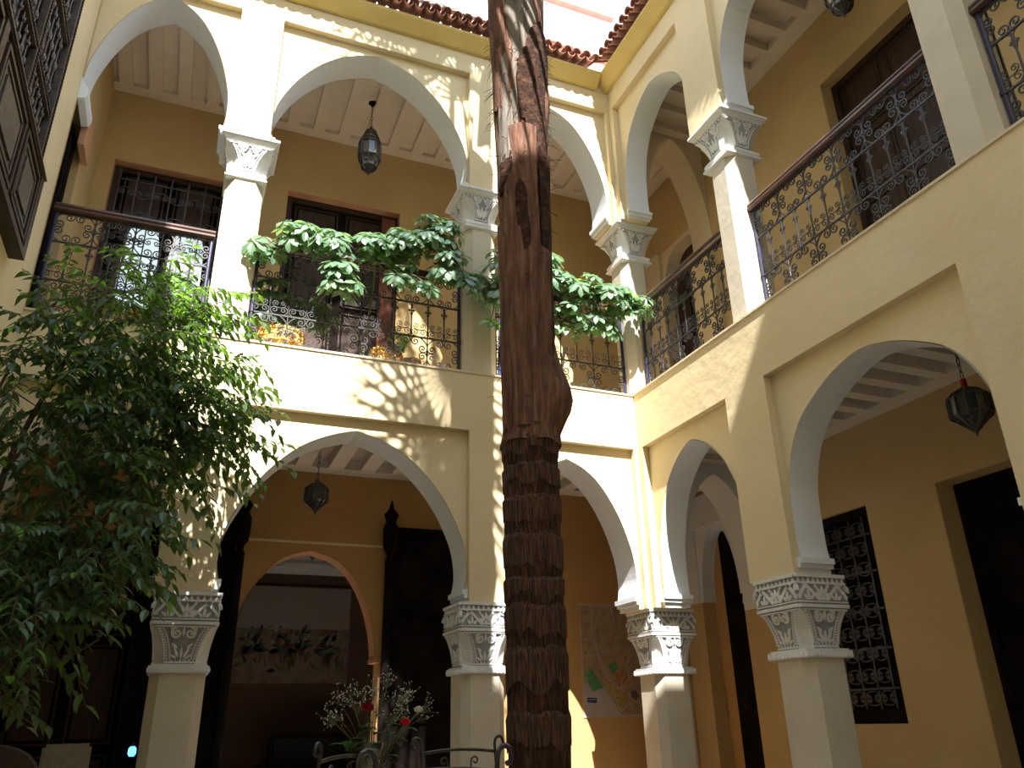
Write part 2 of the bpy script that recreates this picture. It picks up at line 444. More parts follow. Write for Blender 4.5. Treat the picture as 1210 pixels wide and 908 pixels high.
# infill with the pointed doorway of the middle bay
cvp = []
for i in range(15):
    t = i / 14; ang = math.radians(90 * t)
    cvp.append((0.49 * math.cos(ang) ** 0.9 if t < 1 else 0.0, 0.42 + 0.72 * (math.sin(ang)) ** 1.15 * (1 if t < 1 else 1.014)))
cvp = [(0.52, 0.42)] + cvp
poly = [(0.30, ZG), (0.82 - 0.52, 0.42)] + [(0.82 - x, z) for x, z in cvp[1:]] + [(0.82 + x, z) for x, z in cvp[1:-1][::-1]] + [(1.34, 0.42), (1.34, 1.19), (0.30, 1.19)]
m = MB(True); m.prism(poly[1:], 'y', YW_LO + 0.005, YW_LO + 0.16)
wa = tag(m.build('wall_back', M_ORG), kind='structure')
sf = MB(True); vs = []
arc = [(0.82 - x, z) for x, z in cvp[1:]] + [(0.82 + x, z) for x, z in cvp[1:-1][::-1]]
for u, v in arc:
    for d in (YW_LO + 0.0, YW_LO + 0.165): vs.append((u + (0.003 if u < 0.82 else -0.003), d, v - 0.003))
sf.add(vs, [(2 * i, 2 * i + 1, 2 * i + 3, 2 * i + 2) for i in range(len(arc) - 1)]); sf.build('arch_soffit', M_PNK, wa)
for u in (0.30, 1.30):
    m = MB(True); m.box(u, u + 0.05, YW_LO - 0.01, YW_LO + 0.17, 0.40, 0.425); m.build('impost_moulding', M_PNK, wa)
m = MB(True); m.box(0.34, 1.34, YW_LO - 0.012, YW_LO, 1.195, 1.212)
tag(m.build('trim_3', M_YEL), kind='structure')

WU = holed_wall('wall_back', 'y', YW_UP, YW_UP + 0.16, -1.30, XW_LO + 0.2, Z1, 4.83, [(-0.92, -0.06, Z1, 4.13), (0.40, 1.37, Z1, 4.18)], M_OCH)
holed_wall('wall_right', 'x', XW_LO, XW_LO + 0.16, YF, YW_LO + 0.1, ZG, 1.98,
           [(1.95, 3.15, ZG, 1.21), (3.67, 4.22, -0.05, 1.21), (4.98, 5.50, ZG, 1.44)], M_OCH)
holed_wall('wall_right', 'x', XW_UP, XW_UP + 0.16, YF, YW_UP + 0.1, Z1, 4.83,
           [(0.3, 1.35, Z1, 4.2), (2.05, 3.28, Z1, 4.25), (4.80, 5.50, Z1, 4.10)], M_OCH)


def pointed(c, hw, spring, apex, n=12, pw=0.85):
    r = [(hw * math.cos(math.radians(90) * i / n) ** pw, spring + (apex - spring) * math.sin(math.radians(90) * i / n) ** 1.2) for i in range(n)]
    return [(c - x, z) for x, z in r] + [(c, apex)] + [(c + x, z) for x, z in r[::-1]]


# white corner bay: pointed doorway (lower) and rounded doorway (upper) in the right-hand wall
cv = pointed(5.24, 0.235, 0.90, 1.42)
poly = [(4.98, 0.86)] + [(5.005, 0.86)] + cv + [(5.475, 0.86), (5.50, 0.86), (5.50, 1.44), (4.98, 1.44)]
m = MB(True); m.prism(poly, 'x', XW_LO - 0.0, XW_LO + 0.16)
m.box(XW_LO - 0.02, XW_LO, 5.50, YW_LO, 0.86, 1.70); m.box(XW_LO - 0.02, XW_LO, 4.99, 5.50, 1.44, 1.70)
tag(m.build('wall_right', M_WHT), kind='structure')
cv = pointed(5.15, 0.33, 3.55, 4.06, pw=0.6)
poly = [(4.80, 3.0), (4.82, 3.0)] + cv + [(5.48, 3.0), (5.50, 3.0), (5.50, 4.10), (4.80, 4.10)]
m = MB(True); m.prism(poly, 'x', XW_UP, XW_UP + 0.16); m.box(XW_UP - 0.03, XW_UP, 5.48, YW_UP, Z1, 4.12)
tag(m.build('wall_right', M_CRM), kind='structure')

# transverse arches that close the corner bay on both floors
for (foot, ap, ztop, z0) in ((FOOT_LO + 0.02, APX_LO - 0.03, 1.80, 0.70), (FOOT_UP - 0.1, APX_UP - 0.02, 4.85, 3.6)):
    xr = XW_LO if z0 < 2 else XW_UP
    ol = wall_outline(XR + TH, xr, foot - 0.05, ztop, [(XR + TH + 0.002, xr - 0.002)], foot, [ap])
    m = MB(True); m.prism(ol, 'y', YB + 0.01, YB + TH - 0.01)
    tag(m.build('wall_right', M_WHT if z0 < 2 else M_CRM), kind='structure')
m = MB(True)   # pier behind the upper transverse arch
m.box(XW_UP - 0.05, XW_UP, YB + 0.01, YB + TH, Z1, FOOT_UP - 0.1)
tag(m.build('wall_right', M_YEL), kind='structure')

# ------------------------------------------------------------------ room behind the pointed doorway
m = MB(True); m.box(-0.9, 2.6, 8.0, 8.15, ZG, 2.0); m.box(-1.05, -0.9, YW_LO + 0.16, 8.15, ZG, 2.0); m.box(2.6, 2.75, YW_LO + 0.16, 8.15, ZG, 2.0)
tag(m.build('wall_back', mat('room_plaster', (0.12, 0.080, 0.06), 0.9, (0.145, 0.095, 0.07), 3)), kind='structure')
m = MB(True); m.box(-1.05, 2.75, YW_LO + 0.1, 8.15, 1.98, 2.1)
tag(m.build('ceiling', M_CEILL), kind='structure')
m = MB(True); m.box(-0.9, 2.6, 7.96, 8.0, 1.36, 1.98); m.box(-0.9, 2.6, 7.93, 7.96, 1.42, 1.46)
tag(m.build('trim_4', M_WHT), kind='structure')
# dark rooms behind the other doors are closed by their leaves

# ------------------------------------------------------------------ terrace above the eaves
m = MB(True); m.box(XL - 0.25, XR + 0.4, YB + 0.58, YB + 0.78, 5.25, 6.14)
tw = tag(m.build('wall_back', M_TWHT), kind='structure')
m = MB(True); m.box(XL - 0.25, XR + 0.4, YB + 0.56, YB + 0.58, 6.10, 6.117); m.build('coping_line', M_RED, tw)
m = MB(True); m.box(-2.0, 5.16, 8.0, 9.5, 5.25, 10.6)
tr = tag(m.build('wall_back', M_TWHT), kind='structure')
m = MB(True); m.box(-2.0, 5.17, 7.90, 8.0, 10.20, 10.34); m.build('red_band', M_RED, tr)
m = MB(True); m.box(XL - 0.3, XW_LO + 0.3, YB + 0.0, 8.2, 5.085, 5.25); m.box(XR + 0.0, XW_LO + 0.3, YF - 0.3, YB - 0.0, 5.085, 5.25)
tag(m.build('roof', M_TWHT), kind='structure')

# ------------------------------------------------------------------ eaves and roof tiles
eb = empty('eave', W(0.9, YB, ZEAVE)); tag(eb, 'sunlit yellow cornice carrying the long row of terracotta tiles above the three arches', 'eave')
m = MB(True); m.prism([(YB + 0.0, ZEAVE + 0.002), (YB - 0.03, ZEAVE + 0.004), (YB - 0.12, ZEAVE + 0.085), (YB - 0.12, ZEAVE + 0.11), (YB + 0.0, ZEAVE + 0.11)], 'x', XL + 0.002, XR - 0.12)
m.build('cornice', M_EAVE, eb)
er = empty('eave', W(XR, 1.6, ZEAVE)); tag(er, 'shaded yellow cornice with terracotta tiles running along the top of the right-hand facade', 'eave')
m = MB(True); m.prism([(XR + 0.0, ZEAVE + 0.002), (XR - 0.03, ZEAVE + 0.004), (XR - 0.12, ZEAVE + 0.085), (XR - 0.12, ZEAVE + 0.11), (XR + 0.0, ZEAVE + 0.11)], 'y', YF, YB)
m.build('cornice', M_EAVE, er)


def tile_mesh(name, r0, r1, L, th, convex, material):
    """barrel tile along +y (front at y=0), convex side up or down"""
    m = MB(); n = 8; vs = []
    for y, r in ((0, r0), (L, r1)):
        for rr in (r, r - th):
            for i in range(n + 1):
                a = math.pi * i / n
                vs.append((rr * math.cos(a), y, (rr * math.sin(a)) * (1 if convex else -1)))
    k = n + 1; fs = []
    for i in range(n):
        fs += [(i, i + 1, 2 * k + i + 1, 2 * k + i), (k + i + 1, k + i, 3 * k + i, 3 * k + i + 1), (i + 1, i, k + i, k + i + 1), (2 * k + i, 2 * k + i + 1, 3 * k + i + 1, 3 * k + i)]
    fs += [(0, 2 * k, 3 * k, k), (n, k + n, 3 * k + n, 2 * k + n)]
    m.add(vs, fs); return m.mesh(name, material, smooth=False)


TILE_C = tile_mesh('roof_tile', 0.054, 0.046, 0.34, 0.011, True, M_TILE)
TILE_P = tile_mesh('pan_tile', 0.050, 0.042, 0.34, 0.011, False, M_TILE2)
TILE_W = tile_mesh('roof_tile', 0.054, 0.046, 0.30, 0.011, True, mat('pale_tile', (0.72, 0.64, 0.60), .8, (0.60, 0.46, 0.40), 9))  # paler colour for the upper tile rows of the back eave
random.seed(5)
pit = 0.089
n_b = int((2.66 - XL) / pit)
for i in range(n_b + 1):
    x = 2.71 - i * pit
    for row in range(5):
        y = YB - 0.20 + row * 0.135; z = ZEAVE + 0.165 + row * 0.17 + (0.0 if row == 0 else -.03); an = math.radians(22 if row == 0 else 51)
        j = lambda a: random.uniform(-a, a)
        inst('roof_tile', TILE_C if row == 0 else TILE_W, eb, W(x, y, z) - eb.location + Vector((j(.004), j(.008), j(.004))), (an + j(.03), j(.05), j(.03)))
        if row == 0:
            inst('pan_tile', TILE_P, eb, W(x - pit / 2, y + 0.012, z - 0.0) - eb.location + Vector((j(.003), j(.006), j(.003))), (math.radians(20), j(.05), j(.03)))
n_r = int((4.5 - 0.2) / pit)
for i in range(n_r + 1):
    y = 4.50 - i * pit
    for row in range(2):
        x = XR - 0.195 + row * 0.19; z = ZEAVE + 0.165 + row * 0.075
        inst('roof_tile', TILE_C, er, W(x, y, z) - er.location + Vector((random.uniform(-.008, .008), random.uniform(-.004, .004), random.uniform(-.004, .004))), (math.radians(20), random.uniform(-.05, .05), math.radians(-90)))
    inst('pan_tile', TILE_P, er, W(XR - 0.183, y - pit / 2, ZEAVE + 0.165) - er.location, (math.radians(20), 0, math.radians(-90)))

# ------------------------------------------------------------------ columns with carved capitals
def offset_map(m, fn): m.v = [tuple(fn(*p)) for p in m.v]


def relief_shapes(kind):
    """flat list of (polygon, depth) in face coordinates u in [-1,1], v in [0,1]"""
    out = []
    def strap(u0, v0, u1, v1, w, d=1.0):
        t = Vector((u1 - u0, (v1 - v0))); t.normalize(); nrm = Vector((-t.y, t.x)) * w / 2
        out.append(([(u0 + nrm.x, v0 + nrm.y), (u1 + nrm.x, v1 + nrm.y), (u1 - nrm.x, v1 - nrm.y), (u0 - nrm.x, v0 - nrm.y)][::-1], d))
    def leaf(u, v, ang, L, w, d=0.9):
        p = []
        for k in range(5): p.append((L * k / 4, w / 2 * math.sin(math.pi * (k / 4) ** 0.8)))
        p += [(x, -y) for x, y in p[1:-1][::-1]]
        c_, s_ = math.cos(ang), math.sin(ang)
        out.append(([(u + x * c_ - y * s_, v + x * s_ + y * c_) for x, y in p], d))
    def tri(pts, d=0.8): out.append((pts, d))
    def zig(u0, u1, v, h, n, d=0.7):
        for i in range(n):
            a = u0 + (u1 - u0) * i / n; b = u0 + (u1 - u0) * (i + 1) / n
            tri([(a + .008, v), (b - .008, v), ((a + b) / 2, v + h)], d)
    def spiral(u, v, r, sgn, w=.022):
        N = 14
        for k in range(N):
            a0 = sgn * 3.6 * math.pi * k / N / 1.2; a1 = sgn * 3.6 * math.pi * (k + 1) / N / 1.2
            r0 = r * (1 - k / N * .85); r1 = r * (1 - (k + 1) / N * .85)
            strap(u + r0 * math.sin(a0), v + r0 * math.cos(a0), u + r1 * math.sin(a1), v + r1 * math.cos(a1), w)
    return out, strap, leaf, tri, zig, spiral


def capital_lower():
    """returns body, relief meshes for a lower carved capital (metres, origin at its bottom centre)"""
    H = 0.41 * S; A = 0.160 * S; zl = 0.24 * S; zb = 0.045 * S
    def half(z):            # face distance from the axis
        if z >= zl: return A
        t = (z - zb) / (zl - zb); t = max(0, min(1, t))
        return A * (0.80 + 0.20 * (t ** 1.8))
    b = MB()
    secs = [zb + (zl - zb) * i / 10 for i in range(11)]
    rings = []
    for z in secs:
        a = half(z); t = (z - zb) / (zl - zb)
        c = 0.40 * a * math.sqrt(max(0, 1 - t ** 1.5)) + 0.002
        ci = c * 0.88      # the niche is sunk behind the chamfer
        rings.append((a, c, z))
    vs = []
    for a, c, z in rings:
        mid = a - c * 0.5 - 0.10 * c
        for sx, sy_ in ((1, 1), (-1, 1), (-1, -1), (1, -1)):
            p1 = (a * sx, (a - c) * sy_); p2 = ((a - c) * sx, a * sy_); pm = (mid * sx, mid * sy_)
            seq = (p1, pm, p2) if sx * sy_ > 0 else (p2, pm, p1)
            vs += [(x, y, z) for x, y in seq]
    n = 12
    fs = [(i * n + j, i * n + (j + 1) % n, (i + 1) * n + (j + 1) % n, (i + 1) * n + j) for i in range(len(rings) - 1) for j in range(n)]
    fs += [tuple(range(n))[::-1], tuple((len(rings) - 1) * n + j for j in range(n))]
    b.add(vs, fs)
    b.box(-A, A, -A, A, zl, H)
    out, strap, leaf, tri, zig, spiral = relief_shapes('lo')
    T = []
    # upper field, v measured in metres above the bottom, u in metres
    def addface(fn_shapes):
        pass
    rel = MB(); d = 0.011
    shapes = []
    def R(pts, dd=1.0): shapes.append((pts, dd))
    o, st, lf, tr_, zg, sp_ = relief_shapes('x')
    st(-A, H - .012, A, H - .012, .024, 1.5); st(-A, H - .062, A, H - .062, .014)
    zg(-A, A, H - .056, .034, 10)
    st(-A, zl + .012, A, zl + .012, .022, 1.4); st(-A, zl + .040, A, zl + .040, .008)
    v0, v1 = zl + .05, H - .07; vm = (v0 + v1) / 2
    for c_ in (-A, 0, A):
        pass
    # two big V straps making a pointed W, palmette in the centre
    st(-A * .66, v1, -A * .16, v0, .019); st(A * .66, v1, A * .16, v0, .019)
    st(-A * .62, v1, -A * .98, v0 + .02, .020); st(A * .62, v1, A * .98, v0 + .02, .020)
    st(-A * .80, v1, -A * .62, v1 - .03, .010); st(A * .80, v1, A * .62, v1 - .03, .010)
    for k in range(5): lf(math.sin(math.radians(-(k - 2) * 38)) * .012, vm - .026 + .008 * math.cos(math.radians((k - 2) * 38)), math.radians(90 + (k - 2) * 38), .074 - (k == 2) * .008, .024)
    lf(0, v0 - .004, math.radians(90), .044, .030)
    for sx in (-1, 1): lf(sx * .012, v0 + .004, math.radians(90 - sx * 62), .050, .020); lf(sx * A * .30, v1 + .004, math.radians(-90 - sx * 30), .045, .018)
    for sx in (-1, 1):
        for k in range(3): lf(sx * A * .56 - (k - 1) * .010, v0 + .002, math.radians(90 + (k - 1) * 44), .074 - abs(k - 1) * .024, .022)
        lf(sx * A * .97, v1 - .002, math.radians(-90 + sx * 30), .060, .030); lf(sx * A * .97, v0 + .004, math.radians(90 + sx * 20), .05, .024)
    # lower field bounded by chain borders along the niches
    for z0_ in [zb + .03 + i * .018 for i in range(int((zl - zb - .045) / .018))]:
        a = half(z0_); t = (z0_ - zb) / (zl - zb); c = 0.40 * a * math.sqrt(max(0, 1 - t ** 1.5)); e = a - c - .012
        for sx in (-1, 1): o.append(([(sx * e - .009, z0_), (sx * e + .009, z0_ + .004), (sx * e + .008, z0_ + .015), (sx * e - .009, z0_ + .010)], .8)); o.append(([(sx * (e - .022) - .004, z0_), (sx * (e - .022) + .004, z0_), (sx * (e - .022) + .004, z0_ + .018), (sx * (e - .022) - .004, z0_ + .018)][::sx], .7)); o.append(([(sx * (e + .012) - .003, z0_), (sx * (e + .012) + .003, z0_), (sx * (e + .012) + .003, z0_ + .018), (sx * (e + .012) - .003, z0_ + .018)][::sx], 1.0))
    eb_ = half(zb) * .60
    st(-eb_, zb + .012, eb_, zb + .012, .012); zg(-eb_, eb_, zb + .020, .016, 7)
    for sx in (-1, 1):
        sp_(sx * .046, zl - .058, .040, sx, .014); lf(sx * .016, zb + .040, math.radians(90 - sx * 26), .090, .020); lf(sx * .026, zb + .036, math.radians(90 - sx * 58), .060, .016)
        lf(sx * .085, zl - .015, math.radians(-90 - sx * 20), .07, .020); lf(sx * .030, zb + .105, math.radians(90 - sx * 50), .055, .020)
    lf(0, zb + .035, math.radians(90), .085, .020); lf(0, zl - .080, math.radians(90), .070, .018)
    st(-A * .9, zl - .012, A * .9, zl - .012, .010)
    for k in range(4):
        cs, sn = [(1, 0), (0, 1), (-1, 0), (0, -1)][k]
        for pts, dd in o:
            pts = [(u, v) for u, v in pts]
            n_ = len(pts); vv = []
            for lev in (0.0, 1.0):
                for u, v in pts:
                    r_ = half(v) + (d * dd * lev if lev else -0.004)
                    # outward normal (cs, sn), u axis (-sn, cs)
                    vv.append((cs * r_ - sn * u, sn * r_ + cs * u, v))
            rel.add(vv, [tuple(range(n_, 2 * n_))] + [(i, (i + 1) % n_, (i + 1) % n_ + n_, i + n_) for i in range(n_)])
    led = MB(); led.box(-A * .93, A * .93, -A * .93, A * .93, 0, zb - .012); led.box(-A * .86, A * .86, -A * .86, A * .86, zb - .012, zb)
    for k in range(4):
        cs, sn = [(1, 0), (0, 1), (-1, 0), (0, -1)][k]; q = MB(); nn = 12
        for i in range(nn):
            a0 = -A * .93 + 2 * A * .93 * i / nn; w_ = 2 * A * .93 / nn
            pts = [(a0 + .002, .008), (a0 + w_ - .002, .008), (a0 + w_ / 2 + (.006 if i % 2 else -.006), .036)]
            vv = []
            for lev in (0, 1):
                for u, v in pts:
                    r_ = A * .93 + (0.007 if lev else -.002); vv.append((cs * r_ - sn * u, sn * r_ + cs * u, v))
            led.add(vv, [(3, 4, 5), (0, 1, 4, 3), (1, 2, 5, 4), (2, 0, 3, 5)])
    return b, rel, led


def capital_upper():
    H = 0.335 * S; A = 0.150 * S; B = 0.118 * S; zb = 0.075 * S; zt = 0.275 * S
    def half(z):
        t = max(0, min(1, (z - zb) / (zt - zb))); return B + (A * 1.08 - B) * (t ** 1.7)
    b = MB(); vs = []; N = 10
    for i in range(N + 1):
        z = zb + (zt - zb) * i / N; a = half(z); t = i / N
        c = 0.52 * a * math.sqrt(max(0, 1 - t ** 1.6)) + 0.002; mid = a - c * 0.5 - .12 * c
        for sx, sy_ in ((1, 1), (-1, 1), (-1, -1), (1, -1)):
            p1 = (a * sx, (a - c) * sy_); p2 = ((a - c) * sx, a * sy_); pm = (mid * sx, mid * sy_)
            vs += [(x, y, z) for x, y in ((p1, pm, p2) if sx * sy_ > 0 else (p2, pm, p1))]
    n = 12
    b.add(vs, [(i * n + j, i * n + (j + 1) % n, (i + 1) * n + (j + 1) % n, (i + 1) * n + j) for i in range(N) for j in range(n)] + [tuple(range(n))[::-1], tuple(N * n + j for j in range(n))])
    o, st, lf, tr_, zg, sp_ = relief_shapes('u')
    for i in range(9):
        z0_ = zb + .02 + i * .024; t = (z0_ - zb) / (zt - zb); a = half(z0_); c = 0.52 * a * math.sqrt(max(0, 1 - t ** 1.6)); e = a - c - .010
        z1_ = z0_ + .022; t1 = min(1, (z1_ - zb) / (zt - zb)); a1 = half(z1_); c1 = 0.52 * a1 * math.sqrt(max(0, 1 - t1 ** 1.6)); e1 = a1 - c1 - .010
        for sx in (-1, 1):
            st(sx * e, z0_, sx * e1, z1_, .010, 1.3); st(sx * (e - .022), z0_, sx * (e1 - .022), z1_, .007)
    st(-B * .45, zb + .014, B * .45, zb + .014, .010); zg(-A * .9, A * .9, zt - .020, .014, 9)
    for sx in (-1, 1):
        sp_(sx * .048, zt - .052, .034, sx, .012); lf(sx * .01, zb + .03, math.radians(90 - sx * 25), .11, .030)
        lf(sx * .03, zt - .12, math.radians(90 - sx * 50), .07, .024); lf(sx * .10, zt - .008, math.radians(-90 - sx * 25), .07, .022); lf(sx * .012, zt - .02, math.radians(-90 + sx * 30), .06, .02)
    for k in range(3): lf(0, zb + .05, math.radians(90 + (k - 1) * 26), .12, .026)
    rel = MB(); d = .009
    for k in range(4):
        cs, sn = [(1, 0), (0, 1), (-1, 0), (0, -1)][k]
        for pts, dd in o:
            n_ = len(pts); vv = []
            for lev in (0, 1):
                for u, v in pts:
                    r_ = half(v) + (d * dd if lev else -.004); vv.append((cs * r_ - sn * u, sn * r_ + cs * u, v))
            rel.add(vv, [tuple(range(n_, 2 * n_))] + [(i, (i + 1) % n_, (i + 1) % n_ + n_, i + n_) for i in range(n_)])
    ab = MB()
    def ring(lst):
        vs = [];
        for a, z in lst: vs += [(-a, -a, z), (a, -a, z), (a, a, z), (-a, a, z)]
        L = len(lst)
        ab.add(vs, [(i * 4 + j, i * 4 + (j + 1) % 4, (i + 1) * 4 + (j + 1) % 4, (i + 1) * 4 + j) for i in range(L - 1) for j in range(4)] + [(3, 2, 1, 0), tuple((L - 1) * 4 + j for j in range(4))])
    ring([(A * 1.0, zt - .002), (A * 1.10, zt + .02), (A * 1.20, zt + .045), (A * 1.20, zt + .052), (A * 1.27, zt + .055), (A * 1.27, H)])
    led = MB(); ab2 = ab
    nk = MB()
    def ring2(M_, lst):
        vs = []
        for a, z in lst: vs += [(-a, -a, z), (a, -a, z), (a, a, z), (-a, a, z)]
        L = len(lst)
        M_.add(vs, [(i * 4 + j, i * 4 + (j + 1) % 4, (i + 1) * 4 + (j + 1) % 4, (i + 1) * 4 + j) for i in range(L - 1) for j in range(4)] + [(3, 2, 1, 0), tuple((L - 1) * 4 + j for j in range(4))])
    ring2(nk, [(B * 1.05, 0), (B * 1.16, .012), (B * 1.16, .030), (B * 1.06, .036), (B * 1.06, .052), (B * 1.10, .056), (B * 1.10, .080), (B * 1.0, zb)])
    return b, rel, ab, nk


cl_b, cl_r, cl_l = capital_lower()


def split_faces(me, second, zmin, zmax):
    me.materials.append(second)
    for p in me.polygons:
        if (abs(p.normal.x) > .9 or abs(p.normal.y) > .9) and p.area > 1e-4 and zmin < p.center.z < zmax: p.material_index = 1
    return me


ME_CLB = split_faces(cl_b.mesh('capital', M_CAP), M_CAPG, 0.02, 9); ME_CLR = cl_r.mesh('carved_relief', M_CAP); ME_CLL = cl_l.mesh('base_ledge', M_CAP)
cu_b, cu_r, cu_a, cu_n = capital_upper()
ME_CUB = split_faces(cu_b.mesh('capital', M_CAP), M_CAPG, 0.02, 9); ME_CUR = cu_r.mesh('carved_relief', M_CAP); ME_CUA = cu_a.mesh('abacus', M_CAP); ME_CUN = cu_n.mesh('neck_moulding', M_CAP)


def shaft_mesh(h, w, c, rough=0.0):
    m = MB(); a = w / 2
    p = [(a, -a + c), (a, a - c), (a - c, a), (-a + c, a), (-a, a - c), (-a, -a + c), (-a + c, -a), (a - c, -a)]
    m.prism(p[::1], 'z', 0, h)
    return m.mesh('shaft', M_SHF)


H_LO = (0.27 - ZG) * S; H_UP = (3.405 - Z1 - 0.012) * S
ME_SLO = shaft_mesh(H_LO, 0.275 * S, 0.048 * S); ME_SUP = shaft_mesh(H_UP, 0.245 * S, 0.055 * S)


def column(x, y, storey, label):
    z = ZG if storey == 'lo' else Z1 + 0.012
    t = empty('column', W(x, y, z)); tag(t, label, 'column')
    if storey == 'lo':
        inst('shaft', ME_SLO, t)
        c = inst('capital', ME_CLB, t, (0, 0, H_LO)); inst('carved_relief', ME_CLR, c); inst('base_ledge', ME_CLL, c)
    else:
        inst('shaft', ME_SUP, t)
        c = inst('capital', ME_CUB, t, (0, 0, H_UP)); inst('carved_relief', ME_CUR, c); inst('abacus', ME_CUA, c); inst('neck_moulding', ME_CUN, c)
    return t


yc = YB + 0.155; xc = XR + 0.155
column(0.045, yc, 'lo', 'ground floor column at the edge of the leafy shrub, its carved white capital dappled with leaf shadow')
column(1.74, yc, 'lo', 'ground floor column partly hidden by the palm trunk, below a sunlit carved capital')
column(xc, yc, 'lo', 'ground floor corner column beside the wall map, capital half in sun and half in shade')
column(xc, 3.445, 'lo', 'ground floor column wholly in shade between the two arches of the side with the grilled window')
column(xc, 1.81, 'lo', 'ground floor column past the wide shaded arch, nearest to the viewer')
column(0.045, yc, 'up', 'brightly sunlit gallery column between the two left railings')
column(1.74, yc, 'up', 'gallery column just beside the palm trunk with leaves climbing over it')
column(xc, yc, 'up', 'gallery column standing in the inner corner above the umbrella plant')
column(xc, 3.445, 'up', 'gallery column with a wavy strip of sun down its shaded shaft')
column(xc, 1.81, 'up', 'broad pale gallery column at the upper right between two shaded railings')

# ------------------------------------------------------------------ wrought iron railings
def c_scroll():
    """double spiral, overall width 1, bulging towards -y"""
    pts = []; c, r0 = 0.27, 0.23
    for i in range(9):
        t = i / 8 * math.pi / 2; pts.append((0.5 * math.sin(t) ** .85 if i else 0.0, -0.36 * math.cos(t)))
    N = 22
    for i in range(1, N + 1):
        th = 2 * math.pi * 1.35 * i / N; r = r0 * (1 - .80 * (i / N) ** .8); pts.append((c + r * math.cos(th), r * math.sin(th)))
    return [(-x, y) for x, y in pts[1:]][::-1] + pts


CS = c_scroll()
def scroll_mesh(name, w, r=0.0055, flip=False):
    m = MB(); pts = [(a * w, 0, b * w) for a, b in CS]
    m.tube(pts, r, 4); return m.mesh(name, M_IRON, smooth=False)


def spear_mesh():
    m = MB(); m.tube([(0, 0, 0), (0, 0, .34)], .0075, 5)
    for sx in (-1, 1):
        for s2 in (1, -1):
            m.tube([(0, 0, .262 + .022 * s2 * 0), (sx * .016, 0, .262 + s2 * .006), (sx * .034, 0, .262)], [.006, .005, .002], 4)
        m.tube([(0, 0, .20), (sx * .014, 0, .245), (sx * .034, 0, .262)], [.005, .004, .002], 4)
        m.tube([(0, 0, .322), (sx * .010, 0, .285), (sx * .034, 0, .262)], [.005, .004, .002], 4)
    return m.mesh('spear_baluster', M_IRON)


def arch_mesh(w):
    m = MB(); m.tube([(-w / 2, 0, -.045), (-w / 2 + .008, 0, -.02), (-w * .30, 0, -.004), (0, 0, 0), (w * .30, 0, -.004), (w / 2 - .008, 0, -.02), (w / 2, 0, -.045)], .0045, 4)
    return m.mesh('small_arch', M_IRON)


SPEAR = spear_mesh()


def railing(loc, rz, L, label, posts=True, rail_mat=None):
    t = empty('railing', loc, rz); tag(t, label, 'railing')
    h1, h2, h3 = 0.36, 0.72, 1.00
    n = max(2, round(L / 0.325)); cw = L / n
    def bar(z, nm='rail_bar', r=.007):
        m = MB(); m.box(0, L, -r, r, z - r, z + r); m.build(nm, M_IRON, t)
    bar(0.05, 'bottom_bar'); bar(h1); bar(h2); bar(h3)
    m = MB(); pr = [(-.030, 1.0), (-.045, 1.012), (-.045, 1.03), (-.032, 1.04), (-.040, 1.055), (-.030, 1.078), (0, 1.088), (.030, 1.078), (.040, 1.055), (.032, 1.04), (.045, 1.03), (.045, 1.012), (.030, 1.0)]
    m.prism(pr, 'x', -0.01, L + 0.01); m.build('handrail', rail_mat or M_RAIL, t)
    pm = MB(); pm.tube([(0, 0, 0), (0, 0, .35), (0, 0, .352), (0, 0, .38), (0, 0, .382), (0, 0, 1.0)], [.016, .016, .022, .022, .016, .016], 8); pme = pm.mesh('post', M_IRONB)
    for x in (0.012, L - 0.012): inst('post', pme, t, (x, 0, 0.0))
    vb = MB(); vb.tube([(0, 0, 0), (0, 0, .13), (0, 0, .14), (0, 0, .17), (0, 0, .18), (0, 0, .31)], [.0065, .0065, .011, .011, .0065, .0065], 6)
    vme = vb.mesh('baluster', M_IRON)
    sw = min(cw * .59, .186); big = scroll_mesh('scroll', sw, .0062); small = scroll_mesh('scroll', cw / 2 * .92, .0045); am = arch_mesh(cw / 2 * .96)
    for i in range(n + 1):
        if 0 < i < n: inst('baluster', vme, t, (i * cw, 0, h1 - .31), (0, 0, 0)); inst('baluster', vme, t, (i * cw, 0, h2), (0, 0, 0), (1, 1, (h3 - h2) / .31))
    for i in range(2 * n + 1):
        if 0 < i < 2 * n: inst('spear_baluster', SPEAR, t, (i * cw / 2, 0, h1 + .01))
    for i in range(n):
        cx = (i + .5) * cw
        for (za, zb_) in ((0.05, h1), (h2, h3)):
            zc = (za + zb_) / 2; hz = (zb_ - za) / 2; hx = cw / 2
            f = (zb_ - za) / .31
            for sx in (-1, 1):
                for sz in (-1, 1):
                    # bulge of the scroll points into the cell corner
                    phi = math.atan2(-sx, -sz)                     # turns the bulge (-z) towards the cell corner
                    inst('scroll', big, t, (cx + sx * (hx - .44 * sw), 0.0, zc + sz * (hz - .43 * sw * f)), (0, phi, 0), (.5 + .5 * f, 1, .5 + .5 * f))
    for i in range(2 * n):
        cx = (i + .5) * cw / 2
        inst('small_arch', am, t, (cx, 0, h2 - .006))
        inst('scroll', small, t, (cx, 0, h1 + .052), (0, 0, 0))
        inst('scroll', small, t, (cx, 0, h1 + .118), (0, 0, 0), (.80, 1, .80))
    return t


